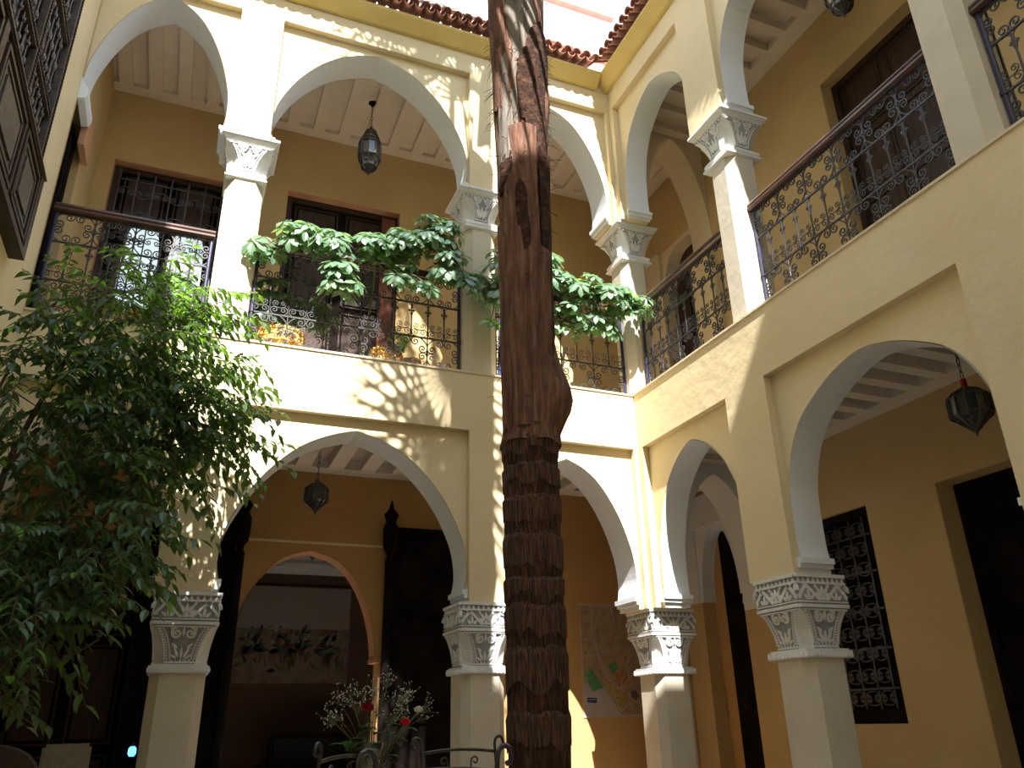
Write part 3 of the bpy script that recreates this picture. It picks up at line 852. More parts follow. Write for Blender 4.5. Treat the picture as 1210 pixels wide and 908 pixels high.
yr = YB + 0.14; xr_ = XR + 0.14; zr = Z1 + 0.02
def rb(x0, x1): return (x1 - x0) * S
railing(W(-1.02, yr, zr), 0, rb(-1.02, -0.10), 'scrolled iron railing behind the top of the leafy shrub, next to the carved window box')
railing(W(0.18, yr, zr), 0, rb(0.18, 1.61), 'scrolled iron railing with two wicker planters behind it, draped with umbrella plant')
railing(W(1.87, yr, zr), 0, rb(1.87, 2.945), 'scrolled iron railing between palm trunk and inner corner, mostly under foliage')
railing(W(xr_, 4.69, zr), math.radians(-90), rb(3.575, 4.69), 'scrolled iron railing between the inner corner and the sunstruck gallery column')
railing(W(xr_, 3.315, zr), math.radians(-90), rb(1.94, 3.315), 'long scrolled iron railing in front of the dark panelled gallery door')
railing(W(xr_, 1.68, zr), math.radians(-90), rb(0.30, 1.68), 'iron railing cropped by the top right corner of the view')

# ------------------------------------------------------------------ doors and windows of the galleries (setting)
def framed(m, axis, p, q):
    """box helper in wall coordinates: u along wall, depth from the wall face p going away from the court"""
    def bx(a, b, za, zb, d0, d1):
        if axis == 'y': m.box(a, b, p + d0, p + d1, za, zb)
        else: m.box(p + d0, p + d1, a, b, za, zb)
    return bx


def door(name, axis, p, a, b, z0, z1, frame_m, panel_m, leaves=2, rows=3, lining=None, depth=0.08, iron=False):
    root = MB(True); bx = framed(root, axis, p, 0); fwid = 0.05
    bx(a, a + fwid, z0, z1, depth, depth + 0.05); bx(b - fwid, b, z0, z1, depth, depth + 0.05); bx(a + fwid, b - fwid, z1 - fwid, z1, depth, depth + 0.05)
    o = tag(root.build(name, frame_m), kind='structure')
    if lining:
        l = MB(True); bl = framed(l, axis, p, 0); e = 0.004
        bl(a, a + e, z0, z1, 0.002, depth); bl(b - e, b, z0, z1, 0.002, depth); bl(a, b, z1 - e, z1, 0.002, depth); l.build('reveal_lining', lining, o)
    ia, ib = a + fwid, b - fwid; lw_ = (ib - ia) / leaves
    for k in range(leaves):
        u0, u1 = ia + k * lw_, ia + (k + 1) * lw_
        m = MB(True); bl = framed(m, axis, p, 0); bl(u0, u1, z0, z1 - fwid, depth + 0.03, depth + 0.045)
        lf = m.build('door_leaf', panel_m, o)
        m = MB(True); bl = framed(m, axis, p, 0); hh = (z1 - fwid - z0) / rows; g = 0.035
        for r in range(rows):
            za, zb = z0 + r * hh + g, z0 + (r + 1) * hh - g * .6
            for (x0, x1, y0, y1) in ((u0 + g, u1 - g, za, za + .012), (u0 + g, u1 - g, zb - .012, zb), (u0 + g, u0 + g + .012, za, zb), (u1 - g - .012, u1 - g, za, zb)):
                bl(x0, x1, y0, y1, depth + 0.022, depth + 0.03)
            bl(u0 + g + .03, u1 - g - .03, za + .03, zb - .03, depth + 0.024, depth + 0.03)
        m.build('door_moulding', frame_m, o)
    return o


door('door_2', 'y', YW_UP, -0.92, -0.06, Z1 + .012, 4.13, M_WOOD, M_BLK, 2, 3, M_PNK)
door('door_3', 'y', YW_UP, 0.40, 1.37, Z1 + .012, 4.18, M_WOOD, M_BLK, 2, 4, M_PNK)
door('door_4', 'x', XW_UP, 2.05, 3.28, Z1 + .012, 4.25, M_WOOD, M_WOOD, 3, 4, M_OCH, 0.10)
door('door_5', 'x', XW_UP, 0.30, 1.35, Z1 + .012, 4.20, M_WOOD, M_WOOD, 2, 4, M_OCH, 0.10)
door('door_6', 'y', YW_LO, -0.95, -0.20, ZG, 1.21, M_WOOD, M_BLK, 2, 3, M_WOODR)
door('door_8', 'x', XW_LO, 1.95, 3.15, ZG, 1.21, M_BLK, M_BLK, 2, 3, M_OCH, 0.14)
m = MB(True); m.box(XW_LO + .12, XW_LO + .15, 4.98, 5.36, ZG, 1.40)
tag(m.build('door_9', M_BLK), kind='structure')
m = MB(True); m.box(XW_LO + .12, XW_LO + .15, 5.36, 5.50, ZG, 1.43)
tag(m.build('wall_right', M_ORG), kind='structure')
m = MB(True); m.box(XW_UP + .13, XW_UP + .15, 4.80, 5.50, Z1, 4.10)
for k in range(3): m.box(XW_UP + .11, XW_UP + .13, 4.86 + .2 * k, 5.00 + .2 * k, Z1 + .1, 3.8)
tag(m.build('door_10', M_WOOD), kind='structure')

# arched panes glowing in place of reflected sky, and an iron grille over the upper left door
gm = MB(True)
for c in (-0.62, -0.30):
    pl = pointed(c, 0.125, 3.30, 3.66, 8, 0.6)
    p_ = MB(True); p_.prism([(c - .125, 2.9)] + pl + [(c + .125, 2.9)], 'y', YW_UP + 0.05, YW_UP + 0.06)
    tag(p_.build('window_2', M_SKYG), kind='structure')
door_grille = empty('door_11', W(-0.5, YW_UP, 3.0)); tag(door_grille, kind='structure')
gme = scroll_mesh('scroll', 0.15, 0.006)
for i in range(7):
    m = MB(True); u = -0.86 + i * 0.125; m.box(u - .005, u + .005, YW_UP + 0.025, YW_UP + 0.035, Z1 + .05, 4.07); m.build('grille_bar', M_IRON, door_grille)
for j in range(5):
    m = MB(True); z = 2.3 + j * 0.42; m.box(-0.87, -0.11, YW_UP + 0.025, YW_UP + 0.035, z - .005, z + .005); m.build('grille_bar', M_IRON, door_grille)
for i in range(6):
    for j in range(8):
        inst('scroll', gme, door_grille, W(-0.80 + i * .125, YW_UP + .03, 2.4 + j * .21) - door_grille.location, (0, math.pi * ((i + j) % 2), 0))

# ground floor window with its wrought grille
m = MB(True)
for (a, b, za, zb) in ((3.67, 3.71, -.05, 1.21), (4.18, 4.22, -.05, 1.21), (3.71, 4.18, 1.16, 1.21), (3.71, 4.18, -.05, .03)): m.box(XW_LO + .03, XW_LO + .09, a, b, za, zb)
w1 = tag(m.build('window_1', M_BLK), kind='structure')
m = MB(True); m.box(XW_LO + .11, XW_LO + .13, 3.68, 4.21, -.05, 1.20); m.build('shutter', M_BLK, w1)
for i in range(4):
    m = MB(True); y = 3.71 + .47 * (i + .5) / 4; m.box(XW_LO + .045, XW_LO + .055, y - .006, y + .006, .03, 1.16); m.build('grille_bar', M_IRON, w1)
for j in range(5):
    m = MB(True); z = .03 + 1.13 * (j + .5) / 5; m.box(XW_LO + .045, XW_LO + .055, 3.71, 4.18, z - .006, z + .006); m.build('grille_bar', M_IRON, w1)
for i in range(3):
    for j in range(9):
        for s_ in (0, 1): inst('scroll', gme, w1, W(XW_LO + .05, 3.825 + i * .117, .09 + j * .125), (math.pi * s_, 0, math.pi / 2))

# big folded door leaves flanking the pointed doorway
for (a, b, px_) in ((-0.24, 0.31, 0.335), (1.36, 1.92, 1.365)):
    m = MB(True); m.box(a, b, YW_LO - .06, YW_LO - .025, ZG + .01, 1.345)
    o = tag(m.build('door_7', M_BLK), kind='structure')
    m = MB(True)
    for (za, zb) in ((0.78, 1.28), (0.10, 0.72), (-0.66, 0.02)):
        u0, u1 = a + .05, b - .05
        for (x0, x1, y0, y1) in ((u0, u1, za, za + .015), (u0, u1, zb - .015, zb), (u0, u0 + .015, za, zb), (u1 - .015, u1, za, zb)): m.box(x0, x1, YW_LO - .07, YW_LO - .06, y0, y1)
        m.box(u0 + .04, u1 - .04, YW_LO - .068, YW_LO - .06, za + .04, zb - .04)
    m.build('door_moulding', M_BLK, o)
    m = MB(); m.lathe([(.045, 0), (.045, 1.95 * 1.0), (.03, 1.96), (.035, 2.0), (.065, 2.03), (.075, 2.10), (.075, 2.20), (.050, 2.24), (.055, 2.26), (.075, 2.30), (.030, 2.34), (.004, 2.42)], 10)
    sc_ = (1.53 - ZG) * S / 2.42
    q = inst('pivot_post', m.mesh('pivot_post', M_BLK, smooth=False), o, W(px_, YW_LO - .10, ZG + .005), (0, 0, 0), (1, 1, sc_))

# ------------------------------------------------------------------ carved window box high on the left wall
mb_ = empty('window_box', W(XL, 3.4, 2.22)); tag(mb_, 'dark carved cedar window box with lattice, fixed high on the left-hand wall', 'window box')
xw = XL + 0.055
m = MB(True); m.box(XL, xw, 2.3, 4.12, 2.235, 2.715); m.build('balcony_box', M_WOODG, mb_)
def yz_strip(m, x0, x1, p, q, w):
    t = Vector((q[0] - p[0], q[1] - p[1])).normalized(); n = Vector((-t.y, t.x)) * w / 2
    m.prism([(p[0] + n.x, p[1] + n.y), (q[0] + n.x, q[1] + n.y), (q[0] - n.x, q[1] - n.y), (p[0] - n.x, p[1] - n.y)], 'x', x0, x1)
for (y0, y1, z0, z1, nm) in ((2.3, 4.14, 2.70, 2.735, 'top_rail'), (2.3, 4.14, 2.215, 2.25, 'bottom_rail'), (4.07, 4.14, 2.25, 2.70, 'corner_stile'), (2.98, 3.04, 2.25, 2.70, 'stile')):
    m = MB(True); m.box(XL, xw + .016, y0, y1, z0, z1); m.build(nm, M_WOOD, mb_)
m = MB(True); m.box(XL, xw + .026, 2.3, 4.145, 2.712, 2.722); m.build('top_bead', M_WOODG, mb_)
for c0, c1 in ((3.66, 4.05), (3.10, 3.60), (2.50, 2.95)):
    for e, mt in ((0.0, M_WOOD), (.045, M_WOODG)):
        y0, y1, z0, z1 = c0 + e, c1 - e, 2.285 + e, 2.665 - e
        for q in (((y0, z0), (y1, z0)), ((y1, z0), (y1, z1)), ((y1, z1), (y0, z1)), ((y0, z1), (y0, z0))):
            m = MB(True); yz_strip(m, xw, xw + .014 - e * .1, q[0], q[1], .022 - e * .2); m.build('moulding', mt, mb_)
    m = MB(True); m.box(xw, xw + .012, c0 + .085, c1 - .085, 2.37, 2.58); m.build('raised_panel', M_WOODG, mb_)
xl2 = XL + .022
m = MB(True); m.box(XL + .0, XL + .008, 2.3, 4.12, 2.735, 4.4); m.build('dark_backing', M_BLK, mb_)
def beaded(y0, y1, z0, z1, x1, nm):
    m = MB(True); m.box(XL + .008, x1, y0, y1, z0, z1); m.build(nm, M_WOODG, mb_)
    m = MB(True); horiz = (y1 - y0) > (z1 - z0); L = (y1 - y0) if horiz else (z1 - z0); k_ = int(L / .024)
    for k in range(k_):
        t = (k + .5) * L / k_
        if horiz: m.box(x1, x1 + .008, y0 + t - .007, y0 + t + .007, (z0 + z1) / 2 - .008, (z0 + z1) / 2 + .008)
        else: m.box(x1, x1 + .008, (y0 + y1) / 2 - .008, (y0 + y1) / 2 + .008, z0 + t - .007, z0 + t + .007)
    tag(m.build('bead_row', M_WOOD, mb_), kind='stuff')
beaded(4.06, 4.12, 2.735, 4.4, xl2 + .02, 'lattice_stile'); beaded(3.55, 3.60, 2.735, 4.4, xl2 + .016, 'lattice_stile'); beaded(3.04, 3.09, 2.735, 4.4, xl2 + .016, 'lattice_stile')
for zc in (3.09, 3.60, 4.1): beaded(2.5, 4.06, zc - .022, zc + .022, xl2 + .012, 'lattice_rail')
spm = MB(); spm.lathe([(.004, 0), (.007, .03), (.017, .04), (.017, .055), (.006, .07), (.006, .14), (.018, .155), (.018, .175), (.006, .19), (.006, .26), (.017, .275), (.017, .29), (.007, .30), (.004, .33)], 8)
SPN = spm.mesh('turned_spindle', M_WOODG)
for zc in (2.745, 3.12, 3.64):
    for y0 in (3.66, 3.15):
        for k in range(5): inst('turned_spindle', SPN, mb_, W(XL + .022, y0 + k * .075, zc) - mb_.location, (0, 0, 0), (1, 1, 1.22 if zc == 2.745 else 1.7))
        for k in range(2):
            m = MB(True); m.box(XL + .009, XL + .016, y0 + .04 + k * .2, y0 + .10 + k * .2, zc + .06, zc + .27); m.build('shutter_slat', M_WOOD, mb_)

# ------------------------------------------------------------------ hanging lanterns
def lantern(top, prof, n, chain, label, glass=True, neck=.06, mullions=1, collar=None):
    t = empty('hanging_lantern', top); tag(t, label, 'lantern')
    k = max(3, int(chain / .045))
    for i in range(k):
        z = chain - i * chain / k; m = MB(); ring = []
        for a in range(9):
            th = 2 * math.pi * a / 8; r1 = .010; ring.append((r1 * math.cos(th), 0, z - chain / k / 2 + chain / k * .62 * math.sin(th)))
        m.tube(ring, .0035, 4, caps=False); inst('chain_link', m.mesh('chain_link', M_IRON), t, (0, 0, 0), (0, 0, math.pi / 2 * (i % 2)))
    m = MB(); m.lathe([(.05, chain), (.05, chain + .012), (.01, chain + .013)][::1], 10); m.build('ceiling_rose', M_IRON, t)
    m = MB(); m.lathe([(.012, .0), (.020, -.01), (.020, -neck), (.03, -neck - .006)], 10); m.build('collar', collar or M_IRON, t)
    z0 = -neck
    for j in range(n):
        th = 2 * math.pi * j / n
        m = MB(); m.tube([(r * math.cos(th), r * math.sin(th), z0 + z) for r, z in prof], .0075, 4); m.build('rib', M_IRON, t)
    for (r, z) in prof[1:-1]:
        m = MB(); m.tube([(r * math.cos(2 * math.pi * j / n), r * math.sin(2 * math.pi * j / n), z0 + z) for j in range(n + 1)], .0065, 4, caps=False); m.build('ring', M_IRON, t)
    m = MB(); m.lathe([(max(r * .93, .002), z0 + z) for r, z in prof], n); m.build('glass', M_GLASS, t)
    m = MB(); m.lathe([(.004, z0 - .20), (.022, z0 - .17), (.026, z0 - .12), (.012, z0 - .07), (.012, z0 - .03)], 10); m.build('bulb', M_WROSE, t)
    m = MB(); zt_ = prof[-1][1]; m.lathe([(.008, z0 + zt_ + .01), (.012, z0 + zt_), (.002, z0 + zt_ - .03)], 8); m.build('finial', M_IRON, t)
    return t


lantern(W(0.965, 5.25, 4.575) , [(.02, 0), (.055, -.03), (.075, -.09), (.105, -.16), (.125, -.22), (.125, -.40), (.095, -.47), (.085, -.52), (.03, -.57), (.006, -.60)], 10, (4.825 - 4.575) * S, 'tall black lantern hanging in the sunlit upper middle arch', neck=.04)
LOWP = [(.025, 0), (.07, -.025), (.105, -.06), (.105, -.165), (.075, -.19), (.04, -.225), (.005, -.262)]
lantern(W(0.755, 5.25, 1.53), LOWP, 12, (1.795 - 1.53) * S, 'small ribbed black lantern hanging in the ground floor arch above the pointed doorway', neck=.04)
lantern(W(3.4, 2.455, 1.50), [(r * 1.22, z * 1.15) for r, z in LOWP], 12, (1.72 + .075 - 1.50) * S, 'ribbed black lantern hanging in the wide shaded arch at the right-hand edge', neck=.07, collar=M_DROSE)
lantern(W(3.4, 2.60, 4.49), [(.02, 0), (.055, -.03), (.075, -.09), (.105, -.14), (.125, -.18), (.125, -.34), (.095, -.41), (.085, -.46), (.03, -.51), (.006, -.54)], 10, (4.86 - 4.49) * S, 'black lantern cropped by the top edge in the upper gallery near the dark door', neck=.04)
lantern(W(1.06, 7.3, 1.84), [(.05, 0), (.26, -.12), (.22, -.26), (.12, -.34), (.13, -.40), (.06, -.50), (.01, -.56)], 8, .16 * S, 'large dark lantern in the unlit room seen through the pointed doorway', neck=.05)

# ------------------------------------------------------------------ palm tree
random.seed(11)
PX, PY = 1.325, 3.0
palm = empty('palm_tree', W(PX, PY, ZG)); tag(palm, 'tall palm trunk with ringed lower bark rising through the courtyard', 'palm tree')
zmax = 6.1
def trunk_r(z): return S * (0.118 if z < 1.12 else 0.120 + 0.03 * max(0, min(1, (z - 2.4) / 1.2)))
rings_z = [ZG, -.42, -.17, 0.03, .26, .42, .53, .70, .86, 1.0, 1.13]
for i in range(len(rings_z) - 1):
    a, b = rings_z[i], rings_z[i + 1]; n = 60
    split = .42 + .10 * random.uniform(-1, 1)
    for (t0, t1, nm, mt, out_) in ((0, 1.0, 'bark_ring', M_TRUNK, 0.0), (split, 1.03, 'bark_fringe', M_FRINGE, .003)):
        m = MB(); vs = []
        tt = [t0 + (t1 - t0) * k / 5 for k in range(6)]
        for q_, t in enumerate(tt):
            for j in range(n):
                th = 2 * math.pi * j / n; c_, s_ = math.cos(th), math.sin(th)
                jag = 0
                if out_ and q_ == 0: jag = -.030 * abs(noise(Vector((c_ * 8, s_ * 8, i * 5.1)))) - .05 * noise(Vector((c_ * 2, s_ * 2, i * 3.3)))
                if q_ == 5: jag = .012 * noise(Vector((c_ * 6, s_ * 6, i * 2.2)))
                r = trunk_r(a) - .002 + .007 * t + out_ + (.003 * (j % 2) if out_ else 0) + .005 * noise(Vector((c_ * 3, s_ * 3, i * 2 + t)))
                if q_ == 5: r -= .012
                vs.append((r * c_, r * s_, (a + (b - a) * t + jag + .02 * noise(Vector((c_ * 1.2, s_ * 1.2, i * 7.7))) - ZG) * S))
        m.add(vs, [(k * n + j, k * n + (j + 1) % n, (k + 1) * n + (j + 1) % n, (k + 1) * n + j) for k in range(5) for j in range(n)])
        if i == 0 and not out_:
            m.v = [(x, y, max(z, 0.0)) for x, y, z in m.v]
        m.build(nm, mt, palm)
m = MB(); m.lathe([(S * .115, 0.01), (S * .112, (1.3 - ZG) * S)], 24); m.build('trunk_core', M_TRUNK, palm)
m = MB(); vs = []; N = 90; n = 48
for i in range(N + 1):
    z = 1.10 + (zmax - 1.10) * i / N
    for j in range(n):
        th = 2 * math.pi * j / n
        bul = 0.0
        d_ = (math.exp(-((z - 1.32) / (.17 if z > 1.32 else .13)) ** 2)) * max(0, math.cos(th + 0.25)) ** 1.5 * .105
        d2 = math.exp(-((z - 3.0) / .18) ** 2) * max(0, math.cos(th + 0.2)) ** 2 * .05
        d3 = math.exp(-((z - 2.35) / .2) ** 2) * max(0, math.cos(th - 0.3)) ** 2 * .02
        sp_ = .010 * math.sin(th * 5 + z * 2.2) + .016 * noise(Vector((math.cos(th) * 2, math.sin(th) * 2, z * 1.7))) + .008 * noise(Vector((math.cos(th) * 9, math.sin(th) * 9, z * 3)))
        r = trunk_r(z) + d_ + d2 + d3 + sp_ - .004
        if i == 0: r += .02
        vs.append((r * math.cos(th), r * math.sin(th), (z - ZG) * S))
m.add(vs, [(i * n + j, i * n + (j + 1) % n, (i + 1) * n + (j + 1) % n, (i + 1) * n + j) for i in range(N) for j in range(n)])
m.build('sheathed_trunk', M_SHEATH, palm, smooth=True)


def boot(th0, z0, z1, w0, w1, lift, material, lean=0.0, tip=False, nm='leaf_sheath'):
    """old leaf base: curved plate lying on the trunk; widths are half angles"""
    m = MB(); K = 14; n = 9; vs = []
    for side in (0, 1):
        for i in range(K + 1):
            t = i / K; z = z0 + (z1 - z0) * t; w = w0 + (w1 - w0) * t
            if tip: w *= max(.06, math.sin(math.pi * min(1, (1 - t) * 1.0 + .0)) ** .5 if t > .5 else 1)
            for j in range(n):
                s_ = (j / (n - 1)) * 2 - 1
                th = th0 + lean * t + w * s_
                r = trunk_r(z) + .014 + lift * (t if lift > 0 else (1 - t)) * (1 if lift > 0 else -1) - .010 * s_ * s_ + .006 * noise(Vector((s_ * 3, z * 6, th0 * 5))) - (.012 if side else 0)
                zz = z + (.035 * noise(Vector((s_ * 4, th0 * 9, 1.0 if t > .5 else 5.0))) if i in (0, K) else 0)
                vs.append((r * math.cos(th), r * math.sin(th), (zz - ZG) * S))
    L = (K + 1) * n; fs = []
    for i in range(K):
        for j in range(n - 1):
            a = i * n + j; fs += [(a, a + 1, a + n + 1, a + n), (L + a + 1, L + a, L + a + n, L + a + n + 1)]
        for j in (0, n - 1):
            a = i * n + j; fs.append((a, a + n, L + a + n, L + a) if j else (a + n, a, L + a, L + a + n))
    for i in (0, K):
        for j in range(n - 1):
            a = i * n + j; fs.append((a + 1, a, L + a, L + a + 1) if i == 0 else (a, a + 1, L + a + 1, L + a))
    m.add(vs, fs); return m.build(nm, material, palm, smooth=False)


fr_ = -math.pi / 2 - .40    # direction from trunk to the camera
boot(fr_ - .62, 2.56, 3.22, .50, .42, .0, M_PALE, .12)
boot(fr_ + .25, 3.16, 3.95, .55, .70, .0, M_PALE, -.15)
boot(fr_ - .95, 2.90, 3.80, .40, .50, .02, M_SHEATH, .0)
boot(fr_ + .85, 2.50, 3.45, .60, .75, .030, M_FIBRE, -.1, tip=True, nm='fibre_mat')
boot(fr_ + .40, 2.80, 3.26, .42, .55, .045, M_FIBRE, .0, tip=True, nm='fibre_mat')
boot(fr_ - .65, 2.38, 2.60, .55, .45, .0, M_FIBRE, .1, nm='fibre_mat')
boot(fr_ - .25, 1.16, 2.15, .28, .60, .010, M_SHEATH, -.35)
boot(fr_ + .55, 1.18, 2.05, .40, .55, .018, M_SHEATH, .15)
boot(fr_ - .95, 1.15, 2.20, .30, .42, .008, M_SHEATH, .0)
boot(fr_ + .30, 1.9, 2.75, .35, .50, .016, M_SHEATH, -.25)
boot(fr_ - .55, 1.90, 2.50, .60, .55, .006, M_SHEATH, .2, tip=True)
boot(fr_ + 1.15, 1.5, 2.6, .35, .4, .022, M_FIBRE, -.1, nm='fibre_mat')
boot(fr_ + .10, 2.02, 2.42, .22, .40, .016, M_FIBRE, -.2, tip=True, nm='fibre_mat')
for k in range(16): boot(random.uniform(0, 6.28), 3.7 + k * .2, 4.5 + k * .2, .5, .4, .03, M_SHEATH if k % 3 else M_FIBRE, random.uniform(-.3, .3))
fb = MB()
for k in range(420):
    th = random.uniform(0, 2 * math.pi); z = random.choice([random.uniform(2.3, 3.6), random.uniform(1.15, 3.7)]); r = trunk_r(z) + .01
    p = Vector((r * math.cos(th), r * math.sin(th), (z - ZG) * S)); d = Vector((math.cos(th + random.uniform(-1.3, 1.3)), math.sin(th + random.uniform(-1.3, 1.3)), random.uniform(-1.2, .5))) * random.uniform(.02, .09)
    fb.tube([p, p + d * .6 + Vector((0, 0, -.005)), p + d + Vector((0, 0, -.02))], [.0022, .0018, .0008], 3, caps=False)
tag(fb.build('loose_fibre', M_FIBRE, palm), kind='stuff')
# crown, above the view: fan leaves on stalks
def fan_leaf():
    m = MB(); st = 1.0; m.tube([(0, 0, 0), (.35, 0, .06), (.7, 0, .08), (1.0, 0, .05)], [.022, .016, .012, .010], 5)
    K = 26
    for k in range(K):
        a = math.radians(-125 + 250 * k / (K - 1)); L = 1.05 * (1 - .18 * abs(k / (K - 1) - .5) * 2)
        c = Vector((1.0, 0, .05)); dx = Vector((math.cos(a), math.sin(a), 0)); nn = Vector((-math.sin(a), math.cos(a), 0))
        pts = []
        for (t, w, dz) in ((0, .006, 0), (.35, .019, .01), (.65, .017, -.05), (.88, .010, -.22), (1.0, .002, -.40)):
            p = c + dx * (L * t) + Vector((0, 0, dz * L)); pts += [p - nn * w, p + nn * w]
        m.add(pts, [(2 * i, 2 * i + 1, 2 * i + 3, 2 * i + 2) for i in range(4)])
    return m.mesh('fan_frond', M_PALMG)
FAN = fan_leaf()
FR = [(180, 40, 0), (160, 58, 0), (212, 50, 0), (188, 66, .6), (100, 62, 0), (60, 78, 0), (178, 22, 1.3), (250, -26, -.7), (222, -38, .1), (240, -32, -1.45), (245, -27, -1.6), (192, 16, 2.2), (150, 70, 1.6)]  # lowest fronds are added, out of view, to shade the folded door leaf

for k, (az, el, dz) in enumerate(FR):
    inst('fan_frond', FAN, palm, Vector((0, 0, (zmax - ZG) * S + dz)), (0, -math.radians(el), math.radians(az)), 1.0 + .12 * math.sin(k * 2.1))

# ------------------------------------------------------------------ leaves
def blade(m, base, d, up_, L, w, fold=.25, droop=.25, nseg=4, pw=.75):
    d = d.normalized(); side = d.cross(up_); side = side.normalized() if side.length > 1e-4 else d.orthogonal().normalized(); nn = side.cross(d)
    pts = []
    for i in range(nseg + 1):
        t = i / nseg; ww = w / 2 * math.sin(math.pi * min(1, t ** pw * .97 + .015)); c = base + d * (L * t) - nn * 0 + Vector((0, 0, -droop * L * t * t))
        pts += [c - side * ww + nn * ww * fold, c, c + side * ww + nn * ww * fold]
    m.add(pts, [f for i in range(nseg) for f in ((3 * i, 3 * i + 1, 3 * i + 4, 3 * i + 3), (3 * i + 1, 3 * i + 2, 3 * i + 5, 3 * i + 4))])


def rand_in(c, r, rnd):
    while True:
        p = Vector((rnd.uniform(-1, 1), rnd.uniform(-1, 1), rnd.uniform(-1, 1)))
        if p.length <= 1: return Vector((c[0] + r[0] * p.x, c[1] + r[1] * p.y, c[2] + r[2] * p.z)), p


CAMP = Vector((0, 0, CH))
# leafy shrub (ficus) by the left wall
rnd = random.Random(3)
fic = empty('leafy_shrub', W(-0.80, 3.75, ZG)); tag(fic, 'tall drooping green shrub growing up the left-hand wall in front of the dark doorway', 'shrub')
stems = []
def stem(pts, r0, r1, nm='stem'):
    P = [W(*p) - fic.location for p in pts]; k = len(P); Q = []
    for i in range(k - 1):
        for t in (0, .33, .66): Q.append(P[i].lerp(P[i + 1], t) + Vector((rnd.uniform(-.02, .02), rnd.uniform(-.02, .02), 0)))
    Q.append(P[-1]); m = MB(); m.tube(Q, [r0 + (r1 - r0) * i / (len(Q) - 1) for i in range(len(Q))], 6); m.build(nm, M_BARK, fic, smooth=True); return [q + fic.location for q in Q]
stems.append(stem([(-0.86, 3.75, ZG), (-0.84, 3.8, .3), (-0.78, 3.9, 1.1), (-0.62, 4.0, 1.8), (-.50, 4.1, 2.35)], .030, .006))
stems.append(stem([(-0.78, 3.72, ZG), (-0.70, 3.75, .4), (-0.52, 3.85, 1.1), (-0.30, 3.95, 1.7), (-.12, 4.05, 2.0)], .026, .005))
stems.append(stem([(-0.82, 3.7, ZG), (-0.62, 3.7, .2), (-0.36, 3.75, .8), (-0.12, 3.9, 1.35), (.10, 4.0, 1.55)], .022, .004))
stems.append(stem([(-0.88, 3.6, ZG), (-0.88, 3.55, .3), (-0.86, 3.6, .9), (-0.80, 3.7, 1.5), (-.74, 3.9, 1.95)], .020, .004))
stems.append(stem([(-0.75, 3.6, ZG), (-0.62, 3.5, 0.05), (-0.46, 3.45, .45), (-0.36, 3.6, .75)], .016, .003))
stem([(-0.80, 3.3, -.12), (-0.42, 3.5, .22), (-0.27, 3.6, .33)], .008, .005, 'bare_branch')
blobs = [((-.46, 4.05, 2.10), (.34, .26, .20), 26, 1), ((-.16, 4.10, 2.02), (.24, .25, .22), 20, 1), ((-.62, 3.9, 1.74), (.34, .30, .24), 44, 0), ((-.30, 3.95, 1.66), (.34, .32, .26), 58, 0),
         ((-.02, 4.02, 1.55), (.22, .28, .20), 30, 0), ((.10, 4.05, 1.40), (.14, .2, .16), 14, 0), ((-.36, 3.9, 1.36), (.34, .32, .22), 52, 0), ((-.08, 3.95, 1.22), (.16, .24, .16), 18, 0),
         ((-.66, 3.7, 1.28), (.26, .28, .26), 30, 0), ((-.46, 3.75, 1.04), (.28, .28, .18), 26, 0), ((-.30, 3.8, .96), (.16, .22, .14), 14, 0), ((-.50, 3.6, .74), (.34, .28, .20), 44, 0),
         ((-.36, 3.62, .66), (.16, .22, .14), 18, 0), ((-.66, 3.5, .52), (.26, .26, .20), 36, 0), ((-.50, 3.5, .42), (.22, .22, .14), 24, 0), ((-.74, 3.4, .22), (.18, .2, .16), 16, 0)]
leafs = []; tw = MB()
for c, r, cnt, young in blobs:
    for _ in range(int(cnt * 1.6)):
        p, q = rand_in(c, r, rnd)
        if p.x < XL + .05: p.x = XL + .05 + abs(p.x - XL - .05) * .3
        P = W(*p); 
        dirn = Vector((q.x * .7 + rnd.uniform(-.5, .8), q.y * .5 + rnd.uniform(-.7, .4), rnd.uniform(-.55, .35) + q.z * .3)).normalized()
        Lt = rnd.uniform(.26, .44); pts = [P + dirn * (Lt * t) + Vector((0, 0, -.16 * Lt * 2 * t * t)) for t in (0, .33, .66, 1)]
        nl = rnd.randint(9, 13)
        if pts[-1].x < XL * S + .12 or pts[0].x < XL * S + .08: continue
        tw.tube([a - fic.location for a in pts], [.0035, .003, .0022, .0012], 3, caps=False)
        for k in range(nl):
            t = (k + .6) / nl; i_ = min(2, int(t * 3)); f = t * 3 - i_; b_ = pts[i_].lerp(pts[i_ + 1], f)
            sd_ = dirn.cross(Vector((0, 0, 1))).normalized() * (1 if k % 2 else -1)
            d = (sd_ * rnd.uniform(.5, 1.0) + dirn * rnd.uniform(.2, .7) + Vector((0, 0, rnd.uniform(-.9, -.1)))).normalized()
            if b_.x < XL * S + .10: continue
            leafs.append((b_, d, rnd.uniform(.058, .088), rnd.uniform(.030, .044), young and rnd.random() < .45 or rnd.random() < .04))
tag(tw.build('twigs', M_BARK, fic), kind='stuff')
